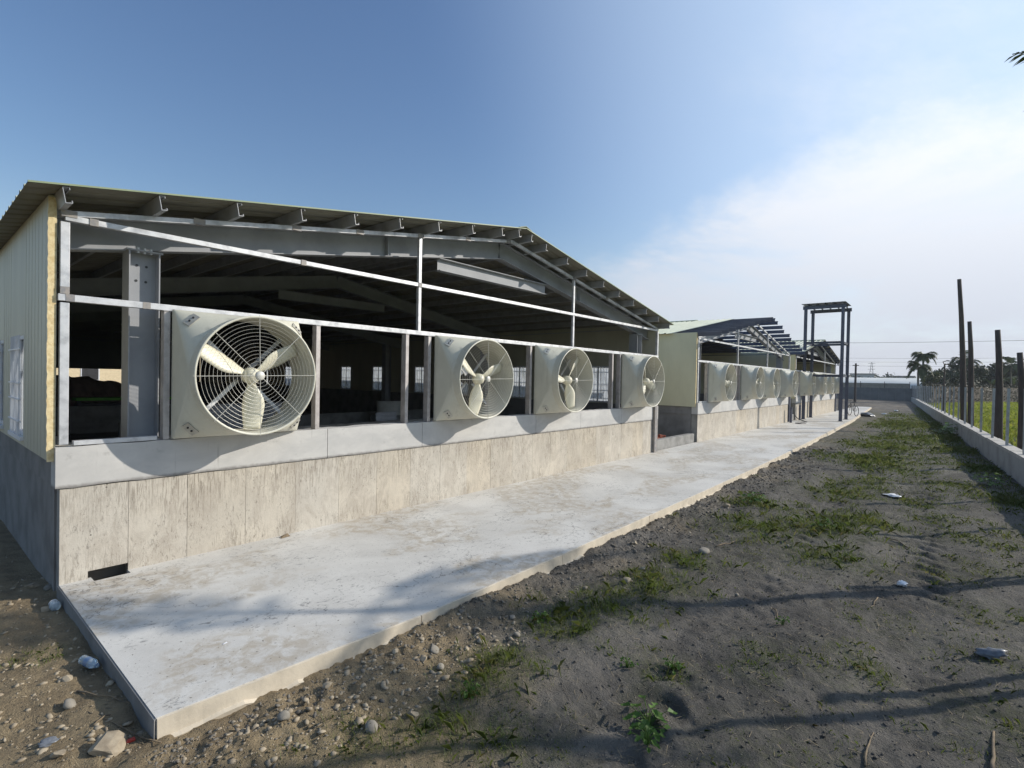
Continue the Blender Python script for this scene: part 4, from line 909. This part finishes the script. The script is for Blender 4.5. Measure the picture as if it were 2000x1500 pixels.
# rank strip along the foot of the fence
nb = 5200; px = 4+rs.rand(nb)**1.6*60; py = FENCE(px)+.08+np.abs(rs.normal(size=nb))*.28; PX.append(px); PY.append(py); HH.append(.025+.09*rs.rand(nb)); WW.append(.0007+.0002*px)
px = np.concatenate(PX); py = np.concatenate(PY); hh = np.concatenate(HH); ww = np.concatenate(WW)
ok = (py > FENCE(px)+.05) & ((py < -3.12+.022*np.maximum(0, px-8)) | (px < 0)) & ~((px > -.05) & (py > -3.1))
V, F = blades(px[ok], py[ok], hh[ok], ww[ok], .9, 8, gh)
tag(link('yard_grass', fast_mesh('yard_grass', V, F, M['grass'])), 'patchy green grass growing in the bare yard soil', 'grass', kind='stuff')

# dry straw and dead blades lying flat on the soil
n = 5200; px = -.6+rs.rand(n)**1.35*16; py = -3.25-rs.rand(n)*4.9; lm_ = px < 0; py[lm_] = -3.1+rs.rand(lm_.sum())*3.4
a = rs.rand(n)*6.283; ln = .02+.07*rs.rand(n)**2; wd = .0011+.00016*np.abs(px); z0 = gh(px, py)+.006; ex, ey = px+np.cos(a)*ln, py+np.sin(a)*ln; z1 = gh(ex, ey)+.004+.02*rs.rand(n)**3
sx_, sy_ = -np.sin(a)*wd, np.cos(a)*wd
V = np.stack([np.stack([px-sx_,py-sy_,z0],1), np.stack([px+sx_,py+sy_,z0],1), np.stack([ex+sx_*.5,ey+sy_*.5,z1],1), np.stack([ex-sx_*.5,ey-sy_*.5,z1],1)],1).reshape(-1,3)
tag(link('dry_straw', fast_mesh('dry_straw', V, np.arange(n*4).reshape(-1,4), M['straw'])), 'dry straw and dead grass lying on the yard soil', 'straw', kind='stuff')
# broad-leaved weeds
def weed(x, y, s, nl, seed, label):
    r_ = random.Random(seed); z = float(gh(x, y)); o = tag(empty('weed_plant', (x, y, z)), label, 'weed', 'leafy weeds in the yard')
    st = MB(); lf = MB()
    for k in range(nl):
        a = k*2.4; rr = s*(.25+.75*(k/nl))*r_.uniform(.5,1); hh_ = s*r_.uniform(.35,1.0)*(1.15-.6*k/nl); tip = Vector((rr*math.cos(a), rr*math.sin(a), hh_))
        st.tube([(0,0,-.02), (tip.x*.4,tip.y*.4,tip.z*.7), tip], .0025, 4)
        d = Vector((math.cos(a), math.sin(a), -.25)).normalized(); sd = Vector((-math.sin(a), math.cos(a), 0)); ln = s*r_.uniform(.30,.48); w = ln*.36
        vs = [tip, tip+d*ln*.3+sd*w+Vector((0,0,.012)), tip+d*ln*.7+sd*w*.7, tip+d*ln, tip+d*ln*.7-sd*w*.7, tip+d*ln*.3-sd*w+Vector((0,0,.012)), tip+d*ln*.5-Vector((0,0,.008))]
        lf.add(vs, [(0,1,6),(1,2,6),(2,3,6),(3,4,6),(4,5,6),(5,0,6)])
    st.build('stem', M['weed'], o); lf.build('leaves', M['weed'], o)
for k, (x, y, s, nl, lb) in enumerate(((2.18,-5.08,.17,26,'largest leafy weed on the bare soil, bottom centre right'),(1.98,-5.17,.11,16,'small leafy weed just below the largest weed'),(2.64,-4.69,.08,12,'small weed in the tyre-marked soil'),(2.88,-4.95,.09,13,'low weed on the bare soil right of the grass strip'),
        (1.55,-4.05,.09,14,'bright weed at the edge of the stony strip'),(4.28,-5.42,.08,10,'tiny weed where the pole shadow crosses the soil'),(2.8,-3.72,.10,14,'weed at the top of the grassy ridge'),(9.0,-3.9,.22,24,'bushy weed beside the gravel strip in mid yard'),
        (29.5,-6.65,.55,44,'big weed clump against the foot of the fence'),(8.3,-5.1,.16,20,'weed in the middle of the yard grass'),(14.6,-7.3,.3,26,'tall weed in the shade of the fence wall'))):
    weed(x, y, s, nl, 80+k, lb)

# ------------------------------------------------------------------ stones, gravel, litter
def stone_mesh(seed, sub=2, name='stone', mat='stone', ang=.0):
    import bmesh
    bm = bmesh.new(); bmesh.ops.create_icosphere(bm, subdivisions=sub, radius=1); r_ = random.Random(seed); ax = [Vector((r_.gauss(0,1), r_.gauss(0,1), r_.gauss(0,1))).normalized() for _ in range(7)]; cut = [r_.uniform(.42,.85) for _ in range(7)]
    for v in bm.verts:
        for a, c in zip(ax, cut):
            t = v.co.dot(a)
            if t > c: v.co -= a*(t-c)*(.92 if ang else .8)
        v.co *= 1+r_.uniform(-.03,.03)
    me = bpy.data.meshes.new(name); bm.to_mesh(me); bm.free(); me.materials.append(M[mat])
    if not ang: me.polygons.foreach_set('use_smooth', [True]*len(me.polygons))
    return me
SM = [stone_mesh(k) for k in range(5)]+[stone_mesh(20+k, 2, 'stone', 'stone2', 1) for k in range(4)]
STONES = [(-.23,-2.83,.105,6,'large pale broken rock in the bottom left corner'),(.57,-3.37,.045,0,'rounded stone leaning near the apron corner'),(1.79,-3.41,.045,1,'dark oval cobble beside the apron edge'),(1.80,-3.24,.03,7,'small tan stone touching the dark cobble'),(2.15,-3.59,.045,2,'grey cobble on the stony strip, right of the dark cobble'),
 (.92,-3.82,.05,3,'rounded grey stone half buried by the grass'),(1.18,-3.9,.042,5,'blocky pale stone at the edge of the grass'),(-.04,-2.08,.035,7,'small pale stone left of the apron edge'),(-.13,-.23,.055,6,'pale broken stone in the shade by the barn corner'),(-.12,.53,.06,8,'dark stone in the shade beside the barn end wall'),
 (-.28,-2.17,.05,4,'brown stone among twigs left of the apron'),(5.66,-4.19,.085,1,'pale boulder at the edge of the gravel in mid yard'),(5.36,-3.38,.05,6,'pale stone close to the apron edge'),(8.45,-3.6,.07,7,'pale stone on the gravel strip farther away'),(2.43,-3.75,.035,0,'small cobble above the grassy ridge'),
 (4.65,-4.9,.03,2,'small pebble in the tyre tracks'),(2.26,-3.43,.035,3,'round cobble behind the grey cobble'),(1.67,-3.62,.035,4,'small stone on the stony strip'),(1.53,-3.24,.03,8,'angular stone against the apron footing'),(.95,-3.25,.04,5,'flat stone below the apron edge'),(1.64,-3.47,.04,6,'angular tan stone left of the dark cobble'),
 (2.66,-3.5,.04,1,'grey oval stone on the stony strip'),(-.03,.34,.05,2,'grey stone at the foot of the barn end wall'),(4.1,-3.92,.045,7,'tan stone on the gravel before the ridge'),(4.64,-3.84,.04,0,'grey stone on the gravel before the ridge'),(-.23,-1.8,.035,8,'brown angular stone on the tan soil left of the apron'),(-.42,-2.72,.05,5,'flat tan stone beside the large broken rock'),(6.9,-4.9,.03,3,'pebble on the bare yard soil')]
for k, (x, y, s, mi, lb) in enumerate(STONES):
    o = tag(link('stone', SM[mi]), lb, 'stone', 'loose stones in the yard'); r_ = random.Random(k)
    f_ = (r_.uniform(.85,1.25), r_.uniform(.75,1.1), r_.uniform(.5,.75)); o.scale = tuple(s*q for q in f_); o.location = (x, y, float(gh(x, y))+s*.18); o.rotation_euler = (r_.uniform(-.3,.3), r_.uniform(-.3,.3), r_.uniform(0,6))
# gravel: uncountable small stones
base_v = np.array([(0,0,1),(.89,0,.45),(.28,.85,.45),(-.72,.53,.45),(-.72,-.53,.45),(.28,-.85,.45),(.72,.53,-.45),(-.28,.85,-.45),(-.89,0,-.45),(-.28,-.85,-.45),(.72,-.53,-.45),(0,0,-1)], float)
base_f = np.array([(0,1,2),(0,2,3),(0,3,4),(0,4,5),(0,5,1),(1,6,2),(2,7,3),(3,8,4),(4,9,5),(5,10,1),(6,7,2),(7,8,3),(8,9,4),(9,10,5),(10,6,1),(11,7,6),(11,8,7),(11,9,8),(11,10,9),(11,6,10)])
def gravel(name, px, py, s, seed, mat, label):
    r_ = np.random.RandomState(seed); n = len(px); z = gh(px, py)
    sc3 = s[:,None]*(.6+.8*r_.rand(n,3))*np.array([1.15,1,.62]); V = base_v[None]*sc3[:,None,:]*(1+.22*r_.normal(size=(n,12,1)))
    a = r_.rand(n)*6.283; ca, sa = np.cos(a)[:,None], np.sin(a)[:,None]; t_ = (r_.rand(n)-.5)[:,None]*.9
    X = V[:,:,0]*ca-V[:,:,1]*sa; Y = V[:,:,0]*sa+V[:,:,1]*ca; Z = V[:,:,2]+V[:,:,0]*t_
    V = np.stack([X+px[:,None], Y+py[:,None], Z+z[:,None]+s[:,None]*.05], -1).reshape(-1,3)
    F = (base_f[None]+(np.arange(n)*12)[:,None,None]).reshape(-1,3)
    tag(link(name, fast_mesh(name, V, F, M[mat])), label, 'gravel', kind='stuff')
n = 5200; px = -.1+rs.rand(n)**1.2*20; py = -3.07+.02*np.maximum(0,px-8)-np.abs(rs.normal(size=n))*(.30+.02*px)
gravel('gravel_strip', px, py, (.004+.013*rs.rand(n)**4)*(1+.08*px), 11, 'gravel', 'grey gravel along the edge of the apron')
n = 1500; px = -.6+rs.rand(n)**1.3*3.2; py = -3.1-rs.rand(n)*.75; lm_ = px < 0; py[lm_] = -3.2+rs.rand(lm_.sum())*4
gravel('rubble_scatter', px, py, .004+.020*rs.rand(n)**4, 12, 'stone2', 'tan stone chips on the dry soil at the near apron corner')
n = 12000; px = .0+rs.rand(n)**1.4*15; py = -3.3-rs.rand(n)*4.7
gravel('soil_crumbs', px, py, .003+.010*rs.rand(n)**2.5, 13, 'soil', 'small pebbles and crumbs scattered over the yard soil')
n = 1300; px = -1.7+rs.rand(n)*1.65; py = -3.0+rs.rand(n)*5
gravel('soil_crumbs_corner', px, py, .003+.012*rs.rand(n)**4, 14, 'stone2', 'stone chips on the soil left of the apron')
# fine crumbs on the apron
# sticks
STK = [((-.21,-2.0),(-.02,-2.47),.006,'thin twig on the tan soil left of the apron'),((-.23,-2.53),(-.10,-2.46),.005,'short twig near the apron corner'),((2.7,-6.21),(3.12,-6.21),.007,'thin dry stalk at the lower right of the yard'),((3.09,-6.78),(3.56,-6.82),.012,'pale dry stalk at the bottom right edge'),
 ((6.02,-4.23),(6.57,-4.33),.008,'dry stick beside the pale boulder'),((4.64,-5.25),(4.34,-5.41),.005,'short twig on the bare soil'),((5.68,-6.02),(5.32,-5.99),.006,'twig near the clear plastic bag'),((8.22,-5.9),(8.0,-6.26),.009,'dark stick lying in the yard grass'),((9.2,-5.5),(8.6,-6.1),.008,'long dry stick in the grass of mid yard'),((.0,-3.02),(-.25,-2.2),.004,'long thin root beside the apron end')]
for (a, b, r_, lb) in STK:
    a, b = Vector((*a, 0)), Vector((*b, 0)); pts = []
    for i in range(6):
        p = a.lerp(b, i/5)+Vector((rnd.uniform(-.012,.012), rnd.uniform(-.012,.012), 0)); p.z = float(gh(p.x, p.y))+r_+.008*math.sin(i); pts.append(p)
    tag(MB().tube(pts, [r_*(1-.1*i) for i in range(6)], 6).build('dry_stick', M['stick'], smooth=True), lb, 'stick', 'dry sticks in the yard')
# bottle, jar, bags
def bottle(loc, rz, label):
    o = tag(empty('plastic_bottle', loc, rz), label, 'bottle')
    MB().lathe([(0,0),(.03,0),(.033,.01),(.032,.06),(.034,.07),(.033,.13),(.026,.165),(.013,.185),(.013,.2),(0,.2)], (0,0,.034), 'x', 20).build('body', M['bottle'], o, smooth=True)
    MB().lathe([(.0345,.065),(.0345,.115)], (0,0,.034), 'x', 20).build('label_band', M['bluecap'], o, smooth=True)
    MB().lathe([(0,.2),(.0155,.2),(.0155,.185),(.013,.185)], (0,0,.0341), 'x', 14).build('cap', M['bluecap'], o, smooth=True)
bottle((-.11,-1.62,float(gh(-.1,-1.65))+.002), R(-75), 'clear plastic bottle with blue label lying against the apron end')
c_ = tag(empty('glass_jar', (-.07,-.33,float(gh(-.07,-.3)))), 'small clear jar lying in the shade near the barn corner', 'jar')
MB().lathe([(0,0),(.035,0),(.04,.01),(.04,.08),(.034,.095),(.034,.11),(.028,.11),(.028,.012),(0,.012)], (0,0,.04), 'y', 20).build('body', M['bottle'], c_, smooth=True); MB().ring((0,.105,.04), .034, .004, 'y', 20, 6).build('rim', M['white'], c_)
def bag(x, y, s, mat, seed, label, cat='plastic bag', flat=.45):
    me = stone_mesh(seed, 3, 'plastic_bag', mat); r_ = random.Random(seed)
    for v in me.vertices: v.co *= 1+.55*(float(fbm(v.co.x*3.4+seed, v.co.y*3.4+v.co.z*5, 3))-.5)*2
    o = tag(link('plastic_bag', me), label, cat, 'litter in the yard'); o.scale = (s, s*.7, s*flat); o.location = (x, y, float(gh(x, y))+s*flat*.6); o.rotation_euler.z = seed
bag(6.24,-6.19,.075,'plastic',91,'crumpled shiny white plastic bag on the bare soil'); bag(11.75,-5.74,.16,'plastic',92,'flattened white rag in mid yard grass',flat=.2); bag(4.82,-6.86,.11,'greyplastic',93,'dark grey crumpled bag at the right edge of the yard',flat=.5); bag(-.43,-2.5,.06,'greyplastic',94,'grey crumpled bag half buried in the left corner',flat=.35)
bag(42.3,-2.35,.55,'greyplastic',95,'grey heap of sacks beside the far end of the apron',flat=.35); bag(46.5,-2.9,.16,'plastic',96,'small white bag beyond the heap of sacks'); bag(52.5,-3.3,.20,'plastic',97,'white bag lying farthest away on the yard')
tag(MB().box(-.03,.02,-.012,.014,0,.012).build('red_scrap', M['red'], None, (-.10,-2.83,float(gh(-.1,-2.83))+.004)), 'tiny red plastic scrap beside the broken rock', 'scrap')
tag(MB().add([(-.018,-.008,.002),(.02,-.006,.003),(.016,.008,.009),(-.008,.008,.003),(.0,.0,.007)], [(0,1,4),(1,2,4),(2,3,4),(3,0,4)]).build('paper_scrap', M['plastic'], None, (.62,-2.32,.001)), 'tiny white paper scrap lying on the apron', 'scrap')
tag(MB().add([(-.06,-.03,.002),(.07,-.02,.003),(.05,.03,.035),(-.04,.03,.012),(.0,.0,.028)], [(0,1,4),(1,2,4),(2,3,4),(3,0,4)]).build('dry_leaf', M['stick'], None, (2.18,-.10,.001)), 'curled dry leaf on the apron against the wall', 'leaf')

# bicycle by the tower
bk = tag(empty('bicycle', (39.8,-1.75,0), R(28)), 'old dark bicycle parked behind the steel tower', 'bicycle')
for x in (-.52,.52):
    w = MB().ring((x,0,.33), .32, .02, 'y', 28, 6).build('wheel', M['rubber'], bk); sp = MB()
    for q in range(10): a = q*math.pi/10; d = Vector((math.cos(a),0,math.sin(a)))*.31; sp.tube([Vector((x,0,.33))-d, Vector((x,0,.33))+d], .002, 3)
    sp.build('spokes', M['galv'], w)
fr = MB(); S_, H_, B_, RA, FA_ = (-.18,0,.82), (.36,0,.86), (-.05,0,.32), (-.52,0,.33), (.52,0,.33)
for a, b in ((S_,B_),(S_,H_),(H_,B_),(RA,B_),(RA,S_),(H_,FA_)): fr.tube([a,b], .016, 6)
fr.build('frame', M['dark'], bk); MB().tube([(.36,0,.86),(.34,0,.98),(.34,.26,1.02),(.22,.29,1.0)], .013, 6).tube([(.34,0,.98),(.34,-.26,1.02),(.22,-.29,1.0)], .013, 6).build('handlebar', M['dark'], bk); MB().box(-.32,-.06,-.07,.07,.88,.94).tube([(-.18,0,.82),(-.19,0,.9)], .014, 6).build('saddle', M['rubber'], bk, bevel=.02)

# ------------------------------------------------------------------ the far end
cw_ = tag(empty('sheet_fence', (90,0,0)), 'grey sheet-metal fence closing the far end of the yard', 'fence')
y = -2.9; sm_ = MB().box(-.02,.02,0,.98,-.15,1.62).box(-.035,-.021,.2,.24,-.15,1.62).box(-.035,-.021,.7,.74,-.15,1.62).mesh('panel', M['farwall'])
k = 0
while y < 16: link('panel', sm_, cw_, (rnd.uniform(-.01,.01), y, rnd.uniform(-.02,.02))); y += 1.0
nf = tag(empty('net_fence', (91.2,0,0)), 'brown shade-net fence on thin posts behind the sheet fence', 'fence')
MB().box(-.01,.01,-2.4,18,1.2,2.3).build('net', M['net'], nf)
for k in range(8): MB().tube([(-.05,-2.4+2.9*k,-.1),(-.05,-2.4+2.9*k,2.55)], .035, 6).build('post', M['wood'], nf)
g_ = tag(empty('greenhouse', (112,0,0)), 'long low greenhouse with whitish film roof in the distance', 'greenhouse')
vs = []; fs = []; K = 14
for yv in (-3.6, 22):
    for i in range(K+1): a = math.pi*i/K; vs.append((-9*math.cos(a)+9, yv, 1.5+1.9*math.sin(a)))
for i in range(K): fs.append((i,i+1,K+2+i,K+1+i))
MB().add(vs, fs).build('film_roof', M['ghfilm'], g_, smooth=True); MB().box(0,18,-3.55,22,-.1,1.5).build('wall', M['net'], g_)
up_ = tag(empty('utility_pole', (78,2.55,0)), 'dark utility pole standing before the far sheet fence', 'pole'); MB().tube([(0,0,-.3),(0,0,4.75)], [.15,.11], 10).build('mast', M['wood'], up_); MB().box(-.03,.03,-.35,.35,4.45,4.53).build('crossarm', M['wood'], up_)
lp = tag(empty('lamp_post', (50.5,-6.3,0)), 'slim lamp post behind the far part of the fence', 'lamp post'); MB().tube([(0,0,-.2),(0,0,3.75)], [.07,.05], 8).build('mast', M['wood'], lp); MB().tube([(0,0,3.7),(0,.10,3.92),(0,-.15,4.02),(0,-.3,3.98)], .035, 8).build('lamp_head', M['dark'], lp)
def pylon(x, y, h, label):
    o = tag(empty('lattice_pylon', (x,y,0)), label, 'pylon'); b = MB(); w0, w1 = h*.11, h*.012
    for sx in (-1,1):
        for sy in (-1,1): b.tube([(sx*w0,sy*w0,0),(sx*w1,sy*w1,h)], h*.006, 4)
    for i in range(9):
        z0, z1 = h*i/9, h*(i+1)/9; a0 = w0+(w1-w0)*i/9; a1 = w0+(w1-w0)*(i+1)/9
        for s in (-1,1): b.tube([(-a0,s*a0,z0),(a1,s*a1,z1)], h*.003, 3); b.tube([(s*a0,-a0,z0),(s*a1,a1,z1)], h*.003, 3)
    b.build('lattice', M['farwall'], o); a_ = MB()
    for z in (.72,.84,.95): a_.beam((0,-h*.12,h*z),(0,h*.12,h*z),h*.012,h*.012)
    a_.build('crossarms', M['farwall'], o)
pylon(420, 33, 17, 'distant lattice pylon on the horizon beyond the greenhouse')
def cable(x, y0, y1, z0, z1, sag, label, r=.012):
    pts = [(x, y0+(y1-y0)*i/16, z0+(z1-z0)*i/16-sag*4*(i/16)*(1-i/16)) for i in range(17)]
    tag(MB().tube(pts, r, 5).build('power_cable', M['dark'], smooth=True), label, 'cable', 'power cables across the sky')
cable(66, 13, -22, 6.95, 6.5, .25, 'highest power cable crossing the sky behind the tower', .016)
cable(150, 30, -45, 9.0, 8.8, .7, 'upper of the three thin distant cables', .02); cable(150, 30, -45, 8.0, 7.9, .6, 'middle of the three thin distant cables', .02); cable(150, 30, -45, 7.0, 7.0, .6, 'lowest of the three thin distant cables', .02)
# distant trees and houses along the horizon
cs, rr = [], []
for k in range(90):
    rr_ = random.Random(200+k); x = rr_.uniform(235,330); y = x*(-.14+.0036*k)+4; e = rr_.uniform(1.6,3.6)
    for q in range(4): cs.append((x+rr_.uniform(-3,3), y+rr_.uniform(-3,3), rr_.uniform(.6,3.0+2.6*rr_.random()))); rr.append((e,e,e*.7))
V, F = leaf_cloud(cs, rr, 16000, .75, 200)
tag(link('far_woodland', fast_mesh('far_woodland', V, F, M['leafdark'])), 'low dark belt of far trees along the horizon', 'trees', kind='stuff')
for k in range(5):
    x = 255+9*k; y = 8+k*14-18; hh_ = 4.5+(k*37 % 3); h_ = tag(empty('distant_house', (x,y,0)), ('small pale house left of the far palms','flat grey house on the horizon','low pale building beyond the greenhouse','grey house below the pylon','far house left of the pylon')[k], 'house')
    MB().box(0,6,0,9,-.2,hh_).build('wall', M['greyconc' if k % 2 else 'tub'], h_); MB().box(-.3,6.3,-.3,9.3,hh_+.01,hh_+.35).build('roof', M['darkconc'], h_)
    for q in range(3): MB().box(-.05,.02,1+2.6*q,2.2+2.6*q,hh_*.4,hh_*.7).build('window', M['dark'], h_)

# ------------------------------------------------------------------ the air: thin even haze over the whole place
hz, t, b = new_mat('thin_haze'); t.nodes.remove(b); pv = t.nodes.new('ShaderNodeVolumePrincipled'); pv.inputs['Color'].default_value = (.86, .92, 1, 1); pv.inputs['Density'].default_value = .0004; pv.inputs['Anisotropy'].default_value = .2
t.links.new(pv.outputs[0], t.nodes['Material Output'].inputs['Volume'])
tag(MB().box(-262, 905, -505, 605, -3, 19).build('haze', hz), 'thin pale haze over the whole yard', 'haze', kind='stuff')
